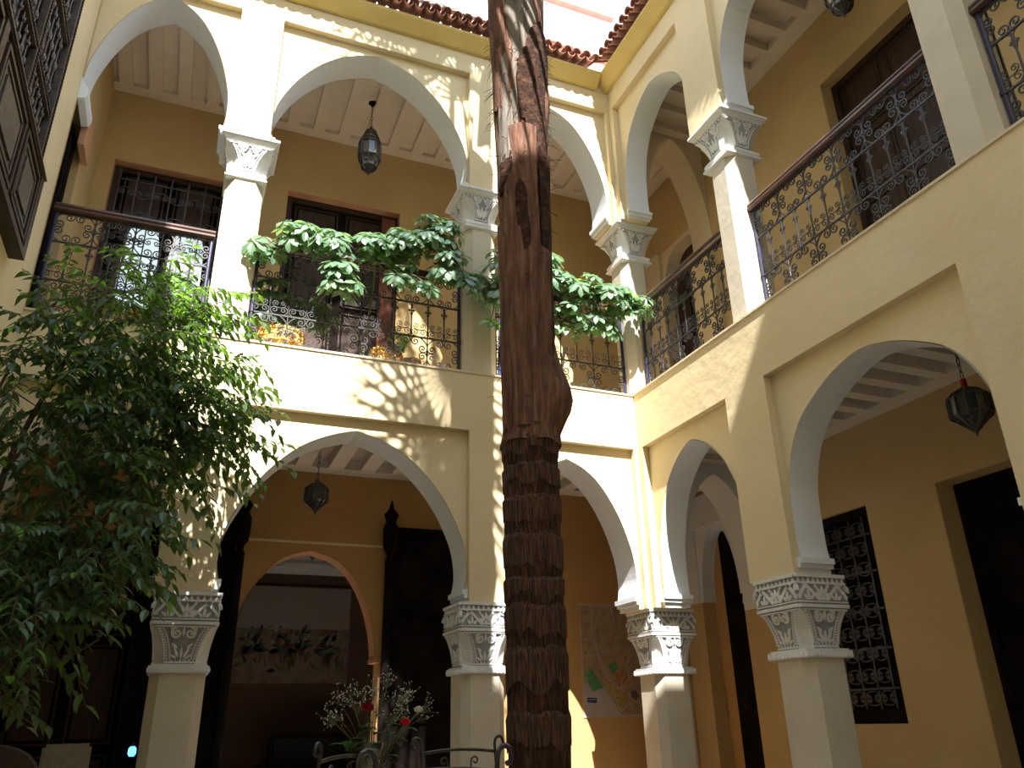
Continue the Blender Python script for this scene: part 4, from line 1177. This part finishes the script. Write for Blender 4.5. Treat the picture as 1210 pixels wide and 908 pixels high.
# extra long twigs joining clusters to the stems
for c, r, cnt, young in blobs:
    near = min((q for st_ in stems for q in st_), key=lambda q: (q - W(*c)).length)
    m = MB(); a = near - fic.location; b = W(*c) - fic.location; mid = a.lerp(b, .5) + Vector((0, 0, .05)); m.tube([a, mid, b], [.007, .005, .003], 5); m.build('branch', M_BARK, fic)
leafs.sort(key=lambda l: (l[0] - CAMP).length)
LM = []
for mt, nm in ((M_LEAF, 'a'), (M_LEAFY, 'b')):
    row = []
    for k in range(3):
        m = MB(); blade(m, Vector((0, 0, 0)), Vector((1, 0, 0)), Vector((0, 0, 1)), 1.0, .50, .25, .10 + .12 * k, 4); row.append(m.mesh('leaf', mt))
    LM.append(row)
def leaf_mtx(p, d, L):
    z = Vector((0, 0, 1)); y = z.cross(d); y = y.normalized() if y.length > 1e-3 else Vector((0, 1, 0)); zz = d.cross(y)
    return Matrix(((d.x * L, y.x * L, zz.x * L, p.x), (d.y * L, y.y * L, zz.y * L, p.y), (d.z * L, y.z * L, zz.z * L, p.z), (0, 0, 0, 1)))
for b_, d, L, w, yg in leafs[:290]: inst('leaf', LM[1 if yg else 0][rnd.randint(0, 2)], fic, mtx=leaf_mtx(b_ - fic.location, d, L))
for sel, mt in ((0, M_LEAF), (1, M_LEAFY)):
    m = MB()
    for b_, d, L, w, yg in leafs[290:]:
        if int(bool(yg)) == sel: blade(m, b_ - fic.location, d, Vector((rnd.uniform(-.3, .3), rnd.uniform(-.3, .3), 1)), L, w, .25, rnd.uniform(.1, .4), 3)
    tag(m.build('foliage', mt, fic), kind='stuff')


# umbrella plants climbing over the railings
def palmate(mt, k, seed):
    r = random.Random(seed); m = MB(); m.tube([(0, 0, -.10), (0, 0, 0)], .0028, 4)
    for i in range(k):
        a = 2 * math.pi * i / k + r.uniform(-.15, .15); d = Vector((math.cos(a), math.sin(a), r.uniform(-.45, .05)))
        blade(m, Vector((0, 0, 0)) + d * .015, d, Vector((0, 0, 1)), r.uniform(.085, .120), r.uniform(.050, .066), +.14, r.uniform(.10, .40), 5, 1.35)
    return m.mesh('umbrella_leaf', mt, smooth=False)
PALMATE = [palmate(M_SCH, 8, s_) for s_ in (1, 2)] + [palmate(M_SCH, 7, 3), palmate(M_SCH, 9, 4)]
PAL_Y = palmate(M_FERN, 8, 9)


def umbrella_plant(base, label, blobs, seed, pot_mat, pot):
    r = random.Random(seed); t = empty('umbrella_plant', W(*base)); tag(t, label, 'plant')
    prev = None
    trunk_top = W(base[0], YB + .05, 2.98) - t.location
    m = MB(); m.tube([(0, 0, .05), (.02, -.02, .35), tuple(trunk_top * .7 + Vector((.03, 0, .2))), tuple(trunk_top)], [.014, .012, .010, .009], 6); m.build('stem', M_STEM, t)
    order = sorted(blobs, key=lambda b: b[0][0])
    for c, rad, cnt in blobs:
        B = W(*c) - t.location
        cand = [W(*b[0]) - t.location for b in blobs if abs(b[0][0] - base[0]) < abs(c[0] - base[0]) - .05] + [trunk_top]
        A = min(cand, key=lambda q: (q - B).length)
        m = MB(); m.tube([A, A.lerp(B, .5) + Vector((0, 0, .03)), B], [.008, .006, .004], 6); m.build('stem', M_STEM, t)
        for _ in range(int(cnt * 1.12)):
            p, q = rand_in(c, rad, r); P = W(*p) - t.location
            n_ = (Vector((q.x * .6, q.y * .6 - .55, q.z * .5 + .75))).normalized()
            qt = n_.to_track_quat('Z', 'Y').to_matrix().to_4x4(); sc_ = r.uniform(.85, 1.2)
            mt_ = Matrix.Translation(P) @ qt @ Matrix.Rotation(r.uniform(0, 6.28), 4, 'Z') @ Matrix.Scale(sc_, 4)
            inst('umbrella_leaf', PAL_Y if r.random() < .03 else r.choice(PALMATE), t, mtx=mt_)
    return t


YO = YB - 0.06
umbrella_plant((0.95, 4.98, Z1 + .03), 'umbrella plant draped along the rail of the middle gallery railing', [
    ((.22, YO + .1, 2.93), (.13, .10, .07), 9), ((.42, YO, 3.02), (.15, .12, .10), 22), ((.66, YO, 2.98), (.16, .13, .11), 24), ((.72, YO - .02, 2.72), (.13, .08, .15), 18),
    ((.92, YO, 3.04), (.15, .12, .10), 20), ((1.12, YO, 3.08), (.15, .13, .13), 26), ((1.36, YO - .03, 3.20), (.17, .13, .17), 40), ((1.47, YO - .04, 2.98), (.14, .12, .14), 22), ((1.60, YO - .08, 2.86), (.12, .08, .13), 15), ((1.30, YO - .03, 2.78), (.05, .04, .06), 5),
    ((.32, 4.95, 2.66), (.16, .05, .18), 24), ((.58, 4.95, 2.62), (.18, .05, .16), 24), ((1.12, YO, 2.86), (.13, .08, .09), 8)], 21, None, None)
umbrella_plant((2.38, 5.02, Z1 + .03), 'glossy umbrella plant spilling over the railing between palm trunk and inner corner', [
    ((1.83, YO - .10, 2.98), (.12, .10, .17), 20), ((1.80, YO - .08, 2.78), (.10, .08, .10), 10), ((1.74, YO - .08, 2.55), (.05, .03, .05), 2), ((2.22, YO - .02, 3.18), (.14, .10, .12), 16), ((2.30, YO, 3.02), (.16, .12, .14), 24), ((2.52, YO - .04, 2.98), (.20, .14, .14), 32), ((2.76, YO - .08, 2.96), (.18, .12, .13), 26),
    ((2.93, YO - .12, 2.90), (.12, .10, .10), 13), ((2.40, YO + .05, 2.78), (.20, .12, .13), 24), ((2.68, YO + .02, 2.76), (.16, .10, .12), 18), ((2.28, 5.0, 2.5), (.12, .08, .12), 10)], 22, None, None)

# wicker planters and other pots on the gallery floor
def wicker(loc, label, R=.20, H=.26):
    t = empty('wicker_planter', loc); tag(t, label, 'planter')
    m = MB(); m.lathe([(R * .72, 0), (R * .95, H * .3), (R * 1.02, H * .6), (R * .9, H), (R * .82, H), (R * .9, H * .6), (R * .6, .03)], 24); m.build('basket', M_GOLD, t, smooth=True)
    for k in range(5):
        z = H * (.1 + .2 * k); rr = R * (.80, 1.0, 1.05, 1.02, .96)[k]; m = MB(); m.tube([(rr * math.cos(a * math.pi / 12), rr * math.sin(a * math.pi / 12), z + .006 * (-1) ** a) for a in range(25)], .009, 5, caps=False); m.build('woven_band', M_GOLD, t)
    for k in range(20):
        a = 2 * math.pi * k / 20; m = MB(); m.tube([(R * f * math.cos(a + .15 * g), R * f * math.sin(a + .15 * g), H * z) for f, z, g in ((.76, .02, 0), (1.0, .33, 1), (1.07, .62, 2), (.95, 1.0, 3))], .006, 4); m.build('cane', M_GOLD, t)
    m = MB(); m.lathe([(R * .5, H * .9), (R * .80, H * .9 + .004)], 20); m.build('soil', M_BARK, t)
    return t
wicker(W(0.40, 4.99, Z1 + .014), 'honey coloured wicker planter behind the middle railing, beside the sunlit column', .21, .30)
wicker(W(1.12, 4.99, Z1 + .014), 'honey coloured wicker planter further along, before the red-brown door jamb', .155, .27)
wicker(W(1.31, 4.99, Z1 + .014), 'smaller wicker planter touching the one before the red-brown door jamb', .085, .22)
wicker(W(-0.56, 5.02, Z1 + .014), 'orange wicker planter mostly hidden behind the shrub at the leftmost railing', .17, .28)


def fern(base, label, n, L, seed, spread=1.0, mt=None):
    r = random.Random(seed); t = empty('fern', W(*base)); tag(t, label, 'plant')
    for k in range(n):
        a = r.uniform(0, 6.28); el = r.uniform(.5, 1.35); m = MB(); Lk = L * r.uniform(.7, 1.1); pts = []
        for i in range(7):
            s_ = i / 6; pts.append(Vector((math.cos(a) * Lk * s_ * math.cos(el) * spread, math.sin(a) * Lk * s_ * math.cos(el) * spread, Lk * (s_ * math.sin(el) - .35 * s_ * s_))))
        m.tube(pts, .0022, 3, caps=False)
        for i in range(1, 20):
            f = i / 20 * 6; j = min(5, int(f)); b_ = pts[j].lerp(pts[j + 1], f - j); d = (pts[j + 1] - pts[j]).normalized(); sdv = d.cross(Vector((0, 0, 1))).normalized()
            for sg in (-1, 1): blade(m, b_, sdv * sg + d * .5, Vector((0, 0, 1)), .055 * (1 - .6 * i / 20), .013, .1, .2, 2)
        m.build('frond', mt or M_FERN, t)
    return t
fern((-0.42, 5.0, Z1 + .2), 'bright lime fern catching the sun behind the leftmost railing', 34, .72, 5)
fern((1.22, 5.0, Z1 + .22), 'small feathery fern in the planter before the red-brown door jamb', 10, .34, 6)
fern((2.30, 4.97, Z1 + .05), 'dark strap-leaved plant low behind the railing beside the palm trunk', 14, .42, 7, 1.1, M_LEAF)
t = empty('plant', W(-0.28, 4.96, Z1 + .014)); tag(t, 'broad-leaved potted plant behind the leftmost railing, next to the lime fern', 'plant')
m = MB(); m.lathe([(.09, 0), (.12, .2), (.13, .2), (.13, .23), (.11, .23), (.10, .2)], 16); m.build('pot', M_GREY, t)
for k in range(46):
    p, q = rand_in((0, 0, .52), (.22, .12, .26), rnd); qt = Vector((q.x, q.y - .5, q.z + .6)).normalized().to_track_quat('Z', 'Y').to_matrix().to_4x4()
    inst('umbrella_leaf', PAL_Y if k % 3 else PALMATE[0], t, mtx=Matrix.Translation(p) @ qt @ Matrix.Rotation(rnd.uniform(0, 6), 4, 'Z'))
for k in range(4): m = MB(); m.tube([(0, 0, .2), (rnd.uniform(-.1, .1), 0, .5), (rnd.uniform(-.15, .15), 0, .7)], .005, 4); m.build('stem', M_STEM, t)
# navy cloth over a leaning pale pole
t = empty('hanging_cloth', W(2.10, 5.12, Z1 + .02)); tag(t, 'navy blue cloth hanging upright just past the palm trunk behind the railing', 'cloth')
m = MB(); K, n = 12, 18; vs = []
for side in (0, 1):
    for i in range(K + 1):
        for j in range(n + 1):
            x = (j / n - .5) * .42 * (1 - .12 * i / K); z = .95 * i / K; y = .03 * math.sin(j * 1.3 + i * .25) * (1.15 - i / K) + .012 * math.sin(j * 2.9) + side * .006
            vs.append((x + .09, y, z))
q = (K + 1) * (n + 1)
m.add(vs, [f for i in range(K) for j in range(n) for f in ((i * (n + 1) + j, i * (n + 1) + j + 1, (i + 1) * (n + 1) + j + 1, (i + 1) * (n + 1) + j), (q + i * (n + 1) + j + 1, q + i * (n + 1) + j, q + (i + 1) * (n + 1) + j, q + (i + 1) * (n + 1) + j + 1))])
m.build('fabric', M_BLUE, t, smooth=True)
m = MB(); m.tube([(-.15, .0, 0), (-.15, 0, .97), (-.13, 0, .99), (.31, 0, .99), (.33, 0, .97), (.33, 0, 0)], .012, 8); m.build('stand', M_IRON, t)
m = MB(True); m.tube([(2.415, 4.90, 2.225), (2.475, 4.90, 2.62)], .011, 8)
tag(m.build('pole', M_WHT), 'short pale pole leaning behind the railing near the palm trunk', 'pole')

# reddish half-open leaf in the upper middle doorway
m = MB(True); m.box(1.22, 1.33, YW_UP + .012, YW_UP + .05, Z1 + .012, 4.10)
for z in (2.4, 3.0, 3.6): m.box(1.235, 1.315, YW_UP + .004, YW_UP + .012, z, z + .45)
tag(m.build('door_3', M_WOODR), kind='structure')

# ------------------------------------------------------------------ wall map (flat print) and painting
mp_ = empty('wall_map', W(3.17, YW_LO, 0.43)); tag(mp_, 'colourful street map poster on the ochre wall beside the corner column', 'poster')
M_MAPB = ramp_mat('map_print', [(0.32, (0.24, 0.16, 0.20)), (0.46, (0.36, 0.24, 0.18)), (0.56, (0.40, 0.33, 0.20)), (0.70, (0.32, 0.14, 0.12))], noise_scale=9, bump=0.0, rough=.5)
M_MAPP = mat('map_paper', (0.46, 0.42, 0.46), .5, (0.40, 0.34, 0.38), 6); M_MAPG = mat('map_green', (0.08, 0.26, 0.13), .5, (0.12, 0.32, 0.17), 40)
M_MAPY = mat('map_yellow', (0.46, 0.36, 0.10), .5, (0.38, 0.28, 0.09), 40); M_MAPO = mat('map_orange', (0.42, 0.19, 0.08), .5, (0.34, 0.15, 0.08), 30); M_MAPU = mat('map_blue', (0.03, 0.05, 0.20), .5); M_MAPK = mat('map_dark', (0.07, 0.07, 0.08), .5)
X0, X1, Y0, Y1 = 2.912, 3.43, 0.022, 0.848
m = MB(True); m.box(X0, X1, YW_LO - .006, YW_LO, Y0, Y1); m.build('paper', M_MAPP, mp_)
def flat(nm, mt, pts, lay):
    m = MB(True); m.prism([(X0 + (X1 - X0) * u, Y0 + (Y1 - Y0) * v) for u, v in pts], 'y', YW_LO - .006 - .0012 * lay, YW_LO - .006 - .0012 * (lay - 1)); return m.build(nm, mt, mp_)
flat('city_print', M_MAPB, [(.02, .30), (.02, .98), (.98, .98), (.98, .02), (.62, .02), (.30, .30)], 1)
flat('green_quarter', M_MAPG, [(.03, .37), (.16, .42), (.34, .25), (.15, .22)], 2)
flat('yellow_quarter', M_MAPY, [(.37, .27), (.48, .36), (.60, .24), (.47, .18)], 2)
flat('yellow_quarter', M_MAPY, [(.48, .17), (.62, .22), (.72, .13), (.58, .03)], 2)
flat('orange_quarter', M_MAPO, [(.54, .36), (.70, .42), (.80, .30), (.63, .25)], 2)
flat('green_quarter', M_MAPG, [(.44, .44), (.55, .49), (.62, .42), (.50, .38)], 2)
flat('blue_label', M_MAPU, [(.06, .17), (.22, .165), (.21, .12), (.06, .13)], 2)
flat('dark_patch', M_MAPK, [(.80, .22), (.88, .23), (.93, .18), (.87, .14), (.80, .17)], 2)
for k in range(5):
    m = MB(True); u = .08 + .025 * k
    flat('label_line', M_MAPP, [(u, .155), (u + .016, .155), (u + .016, .148), (u, .148)], 3)
rd = [((.22, .98), (.20, .75), (.28, .55), (.45, .30), (.60, .04)), ((.55, .98), (.60, .82)), ((.40, .34), (.62, .24), (.90, .40)), ((.05, .52), (.28, .55), (.50, .62)), ((.62, .24), (.74, .44), (.86, .60)), ((.60, .04), (.75, .12), (.98, .03))]
m = MB(True)
for pl in rd:
    for p, q in zip(pl[:-1], pl[1:]):
        a = Vector((X0 + (X1 - X0) * p[0], Y0 + (Y1 - Y0) * p[1])); b = Vector((X0 + (X1 - X0) * q[0], Y0 + (Y1 - Y0) * q[1])); n_ = Vector((-(b - a).y, (b - a).x)).normalized() * .0028
        m.prism([tuple(a + n_), tuple(b + n_), tuple(b - n_), tuple(a - n_)], 'y', YW_LO - .0105, YW_LO - .006)
tag(m.build('printed_roads', M_MAPP, mp_), kind='stuff')
m = MB(True); rr = random.Random(4)
for k in range(130):
    c_ = rr.choice([((.18, .31), .09), ((.48, .26), .07), ((.60, .13), .07)]); u = c_[0][0] + rr.uniform(-1, 1) * c_[1]; v = c_[0][1] + rr.uniform(-1, 1) * c_[1] * .6
    x, z = X0 + (X1 - X0) * u, Y0 + (Y1 - Y0) * v; m.box(x - .0022, x + .0022, YW_LO - .0092, YW_LO - .006, z - .0022, z + .0022)
tag(m.build('printed_dots', M_MAPK, mp_), kind='stuff')
for (x0, x1, z0, z1) in ((X0 - .004, X1 + .004, Y1, Y1 + .004), (X0 - .004, X0, Y0, Y1)):
    m = MB(True); m.box(x0, x1, YW_LO - .008, YW_LO, z0, z1); m.build('edge_strip', M_PNK, mp_)

pt = empty('painting', W(.96, 8.0, .80)); tag(pt, 'wide painting of white-cloaked riders on charging horses in the unlit room', 'painting')
M_CANV = ramp_mat('painted_ground', [(0.35, (0.16, 0.12, 0.09)), (0.5, (0.24, 0.20, 0.17)), (0.65, (0.20, 0.10, 0.07))], noise_scale=3, bump=0.0, rough=.7)
M_CSKY = mat('painted_sky', (0.30, 0.31, 0.31), .7, (0.33, 0.27, 0.24), 2); M_CH = mat('painted_horse', (0.05, 0.045, 0.04), .7, (0.16, 0.09, 0.06), 12); M_CW = mat('painted_cloak', (0.36, 0.38, 0.37), .7, (0.13, 0.15, 0.14), 22); M_CG = mat('painted_green', (0.05, 0.11, 0.09), .7, (0.10, 0.16, 0.12), 12)
m = MB(True); m.box(.33, 1.56, 7.965, 7.99, .37, 1.24); m.build('canvas', M_CANV, pt)
m = MB(True); m.box(.34, 1.55, 7.962, 7.965, .85, 1.23); m.build('sky_field', M_CSKY, pt)
rr = random.Random(8)
def strokes(nm, material, n, fn, lay):
    m = MB(True)
    for _ in range(n):
        x, z, ang, L_, w = fn(); c_, s_ = math.cos(ang), math.sin(ang)
        pl = [(-L_, 0), (-L_ * .5, w * .8), (L_ * .3, w), (L_, 0), (L_ * .4, -w * .8), (-L_ * .5, -w)]
        m.prism([(min(1.54, x + a_ * c_ - b_ * s_), z + a_ * s_ + b_ * c_) for a_, b_ in pl], 'y', 7.962 - lay * .002, 7.962 - (lay - 1) * .002)
    tag(m.build(nm, material, pt), kind='stuff')
RX = [.48 + k * .135 + rr.uniform(-.03, .03) for k in range(8)]; RZ = [.70 + rr.uniform(-.04, .05) for k in range(8)]
def pick(): k = rr.randint(0, 7); return RX[k], RZ[k]
def f_dust(): return rr.uniform(.38, 1.45), rr.uniform(.46, .62), rr.uniform(-.4, .4), rr.uniform(.02, .06), rr.uniform(.008, .02)
def f_body():
    x, z = pick(); return x + rr.gauss(0, .03), z - .03 + rr.gauss(0, .02), rr.uniform(-.2, .7), rr.uniform(.03, .07), rr.uniform(.012, .026)
def f_leg():
    x, z = pick(); return x + rr.gauss(0, .05), z - .12 + rr.gauss(0, .02), rr.uniform(.8, 2.3), rr.uniform(.03, .055), rr.uniform(.004, .008)
def f_cloak():
    x, z = pick(); return x - .02 + rr.gauss(0, .03), z + .07 + rr.gauss(0, .03), rr.uniform(.0, 1.4), rr.uniform(.02, .055), rr.uniform(.008, .022)
def f_head():
    k = rr.randint(0, 7); return RX[k] + .015, RZ[k] + .155 + rr.uniform(-.01, .01), 1.5, .014, .010
strokes('dust_strokes', M_CANV, 40, f_dust, 1); strokes('leg_strokes', M_CH, 60, f_leg, 2); strokes('horse_strokes', M_CH, 60, f_body, 3); strokes('green_strokes', M_CG, 16, f_body, 4)
strokes('cloak_strokes', M_CW, 70, f_cloak, 5); strokes('shadow_strokes', M_CH, 22, f_cloak, 6); strokes('head_strokes', M_CH, 16, f_head, 7)

# ------------------------------------------------------------------ furniture in the lower part of the view
def iron_chair(loc, rz, label, w=.46):
    t = empty('iron_chair', loc, rz); tag(t, label, 'chair'); h = .94; hw = w / 2
    for sx in (-1, 1):
        m = MB(); pts = [(sx * hw, .20, 0), (sx * hw, .19, .45), (sx * hw, .22, .78), (sx * hw, .235, .88)]
        for k in range(9):
            a = math.radians(180 - 32 * k) ; pts.append((sx * (hw + .030 * (1 + math.cos(a)) * (1 if k < 9 else 1)), .235, .89 + .030 * math.sin(a) * (1.25 if k < 5 else .7)))
        m.tube(pts, .0095, 6); m.build('back_post', M_IRON, t)
        m = MB(); m.tube([(sx * hw * .95, -.20, 0), (sx * hw * .92, -.19, .45)], .010, 6); m.build('leg', M_IRON, t)
        m = MB(); pts = [(sx * .075, .21, .47), (sx * .075, .225, .78)]
        for k in range(11):
            a = math.radians(180 - 36 * k); r = .026 * (1 - k / 14); pts.append((sx * (.075 + .026 + r * math.cos(a)), .225, .80 + r * math.sin(a)))
        m.tube(pts, .006, 5); m.build('back_scroll', M_IRON, t)
        m = MB(); m.tube([(sx * hw, .20, .47), (sx * hw, .0, .62), (sx * hw, -.15, .66), (sx * hw * .95, -.20, .45)], .008, 6); m.build('armrest', M_IRON, t)
    m = MB(); m.tube([(-hw, .232, .845), (-hw * .5, .24, .858), (0, .243, .862), (hw * .5, .24, .858), (hw, .232, .845)], .009, 6); m.build('top_rail', M_IRON, t)
    m = MB(); m.tube([(-hw, .20, .47), (hw, .20, .47), (hw * .92, -.2, .45), (-hw * .92, -.2, .45), (-hw, .20, .47)], .010, 6); m.build('seat_frame', M_IRON, t)
    m = MB(); m.lathe([(.17, 0), (.20, .015), (.20, .04), (.17, .06), (.02, .065)], 24, (0, 0, .465)); m.build('cushion', M_CUSH, t, smooth=True)
    return t
iron_chair(W(.60, 2.22, ZG), math.radians(193), 'nearest wrought iron chair, its curled back in front of the flower vase')
iron_chair(W(.505, 3.38, ZG), math.radians(232), 'wrought iron chair turned sideways, left of the flower vase before the dark sofa')
iron_chair(W(1.23, 3.42, ZG), math.radians(8), 'wrought iron chair showing two inner scrolls against the pale column beside the palm', .48)
t = empty('garden_table', W(.66, 2.86, ZG)); tag(t, 'round dark garden table that carries the flower vase', 'table')
m = MB(); m.lathe([(.35, .70), (.36, .705), (.36, .725), (.35, .73)], 40); m.build('tabletop', M_TABLE, t)
m = MB(); m.lathe([(.20, 0), (.18, .02), (.04, .05), (.028, .10), (.028, .66), (.12, .70)], 16); m.build('pedestal', M_IRON, t)
vz = CH * 0 + .73
vl = Vector((W(.655, 2.86, 0).x, W(.655, 2.86, 0).y, vz)); GX = .655
t = empty('flower_vase', vl); tag(t, 'clear glass vase holding roses on the garden table', 'vase')
m = MB(); m.lathe([(.045, 0), (.05, .01), (.04, .08), (.042, .16), (.055, .20), (.052, .20), (.039, .16), (.037, .08), (.040, .015)], 24); m.build('glass_body', mat('clear_glass', (.8, .85, .85), .05, transm=.9, spec=.5), t, smooth=True)


def rose(px_target, label, material, petals, R, stemtop):
    """stem from the vase to the bloom; px_target is the bloom position in metres"""
    t = empty('rose', vl + Vector((0, 0, .03))); tag(t, label, 'flower', None)
    B = Vector(px_target) - t.location; A = Vector((0, 0, 0)); mid = A.lerp(B, .55) + Vector((0, 0, .02))
    m = MB(); m.tube([A, mid, B], .0032, 5); m.build('stem', M_STEM, t)
    m = MB(); rr = random.Random(int(R * 1e4) + petals)
    for k in range(petals):
        ring_ = k / petals; a = k * 2.4; rad = R * (.25 + .75 * ring_); hh = R * (1.15 - .45 * ring_)
        d = Vector((math.cos(a), math.sin(a), 0)); s_ = Vector((-math.sin(a), math.cos(a), 0)); pts = []
        for i in range(5):
            f = i / 4; w = R * (.30 + .55 * math.sin(math.pi * (.15 + .7 * f))) * (.5 + .5 * ring_); rr_ = rad * (.35 + .65 * f ** .7) + (R * .25 * max(0, f - .7) * ring_ * 2); z = hh * f * 1.1 - R * .4
            for s2 in (-1, 0, 1): pts.append(B + d * (rr_ - (.15 * R * abs(s2))) + s_ * (w * s2) + Vector((0, 0, z)))
        m.add(pts, [f for i in range(4) for j in range(2) for f in ((3 * i + j, 3 * i + j + 1, 3 * i + j + 4, 3 * i + j + 3),)])
    m.build('bloom', material, t, smooth=True)
    for k in range(3):
        m = MB(); p = A.lerp(B, .35 + .2 * k); blade(m, p, Vector((math.cos(k * 2.2 + R * 99), math.sin(k * 2.2), .2)), Vector((0, 0, 1)), .06, .035, .2, .4, 4); m.build('leaf', M_BLEAF, t)
    return t
def pt_(px, py, Y):
    return W(px * Y, Y, py * Y)
rose(W(.622, 2.80, .052), 'dark crimson rose at the left of the vase under the gypsophila', M_DROSE, 26, .030, 0)
rose(W(.751, 2.80, .006), 'bright red rose lowest in the vase, between crimson and white roses', M_RROSE, 18, .024, 0)
rose(W(.808, 2.84, .045), 'single white rose at the right of the vase', M_WROSE, 16, .022, 0)
t = empty('gypsophila', vl + Vector((0, 0, .04))); tag(t, 'cloud of tiny pale gypsophila sprays above the roses', 'flower')
m = MB(); bl = MB(); rr = random.Random(12)
for k in range(26):
    a = rr.uniform(-1, 1); top = W(.655 + .17 * a + .01, 2.86 + rr.uniform(-.06, .06), rr.uniform(.02, .155 - .05 * abs(a))) - t.location
    m.tube([(0, 0, 0), tuple(top * .5 + Vector((0, 0, .05))), tuple(top)], .0012, 3, caps=False)
    for q in range(16):
        p = top + Vector((rr.gauss(0, .022), rr.gauss(0, .02), rr.gauss(0, .022))); m.tube([tuple(top * .9), tuple(p)], .0007, 3, caps=False)
        r_ = .0028; bl.add([p + Vector(v) * r_ for v in ((1, 0, 0), (0, 1, 0), (-1, 0, 0), (0, -1, 0), (0, 0, 1), (0, 0, -1))], [(0, 1, 4), (1, 2, 4), (2, 3, 4), (3, 0, 4), (1, 0, 5), (2, 1, 5), (3, 2, 5), (0, 3, 5)])
tag(m.build('spray_stems', M_STEM, t), kind='stuff'); tag(bl.build('blooms', M_GYP, t), kind='stuff')
t = empty('bouquet_greenery', vl + Vector((0, 0, .05))); tag(t, 'dark green leaves spreading around the rim of the vase', 'foliage')
rr = random.Random(2)
for k in range(30):
    a = rr.uniform(0, 6.28); p = Vector((rr.gauss(0, .05), rr.gauss(0, .035), rr.uniform(.06, .22))); d = Vector((math.cos(a), math.sin(a), rr.uniform(-.2, .5)))
    m = MB(); m.tube([(0, 0, .02), tuple(p)], .0015, 3); blade(m, p, d, Vector((0, 0, 1)), rr.uniform(.07, .11), rr.uniform(.03, .05), .2, .3, 4); m.build('leaf', M_BLEAF, t)
m = MB(); m.tube([(0, 0, .05), tuple(W(.545, 2.83, .0) - t.location)], .002, 4); m.build('bare_twig', M_BARK, t)

t = empty('sofa', W(1.15, 7.2, ZG)); tag(t, 'black leather sofa standing under the painting in the unlit room', 'sofa')
def rbox(m, x0, x1, y0, y1, z0, z1, b=.03):
    for (dx, dy, dz) in ((0, b, b), (b, 0, b), (b, b, 0)): m.box(x0 + dx, x1 - dx, y0 + dy, y1 - dy, z0 + dz, z1 - dz)
for nm, bx_ in (('seat', (-.42, .42, -.40, .22, .12, .45)), ('backrest', (-.42, .42, .18, .42, .12, .93)), ('armrest', (-.55, -.42, -.40, .42, .08, .62)), ('armrest', (.42, .55, -.40, .42, .08, .62)), ('base', (-.50, .50, -.36, .38, 0, .13))):
    m = MB(); rbox(m, *bx_); o = m.build(nm, M_SOFA, t); bv = o.modifiers.new('bevel', 'BEVEL'); bv.width = .02; bv.segments = 2
t = empty('armchair', W(-.70, 4.35, ZG)); tag(t, 'taupe rounded armchair back in the dark corner under the shrub', 'armchair')
m = MB(); pr = [(.30 * math.cos(math.radians(a)), .62 + .32 * math.sin(math.radians(a)) ** .6 if a not in (0, 180) else .62) for a in range(0, 181, 15)]; m.prism([(.30, .1)] + pr + [(-.30, .1)], 'y', .10, .26); m.build('backrest', M_TAUPE, t)
m = MB(); rbox(m, -.30, .30, -.30, .12, .1, .42); m.build('seat', M_TAUPE, t)
for sx in (-1, 1): m = MB(); rbox(m, *sorted((sx * .30, sx * .40)), -.30, .24, .1, .60); m.build('armrest', M_TAUPE, t)
for sx in (-1, 1):
    for sy_ in (-1, 1): m = MB(); m.lathe([(.018, 0), (.024, .12)], 8, (sx * .3, sy_ * .2, 0)); m.build('leg', M_BLK, t)
t = empty('bench', W(-.40, 4.98, ZG)); tag(t, 'dark low bench behind the column that carries the beige cushion', 'bench')
m = MB(); m.box(-.26, .10, -.20, .20, .36, .42); m.build('seat', M_WOOD, t)
for sx in (-.23, .07):
    for sy_ in (-.17, .17): m = MB(); m.box(sx - .02, sx + .02, sy_ - .02, sy_ + .02, 0, .36); m.build('leg', M_WOOD, t)
m = MB(); rbox(m, -.15, .15, -.05, .05, 0, .50, .02); o = m.build('cushion', M_CUSH, None); o.location = W(-.43, 4.98, ZG) + Vector((0, 0, .425)); tag(o, 'beige square cushion upright on the dark bench under the shrub', 'cushion')
t = empty('glass_lamp', W(-.135, 5.38, ZG)); tag(t, 'tiny blue glass light glowing in the dark beside the left column', 'lamp')
m = MB(); m.lathe([(.09, 0), (.09, .02), (.012, .03), (.012, .80), (.03, .82)], 12); m.build('stand', M_BLK, t)
m = MB(); m.lathe([(.018, .82), (.030, .84), (.028, .875), (.016, .89)], 10); m.build('blue_globe', M_BLUEL, t)
m = MB(); m.lathe([(.010, .89), (.014, .90), (.004, .915)], 8); m.build('cap', M_IRON, t)
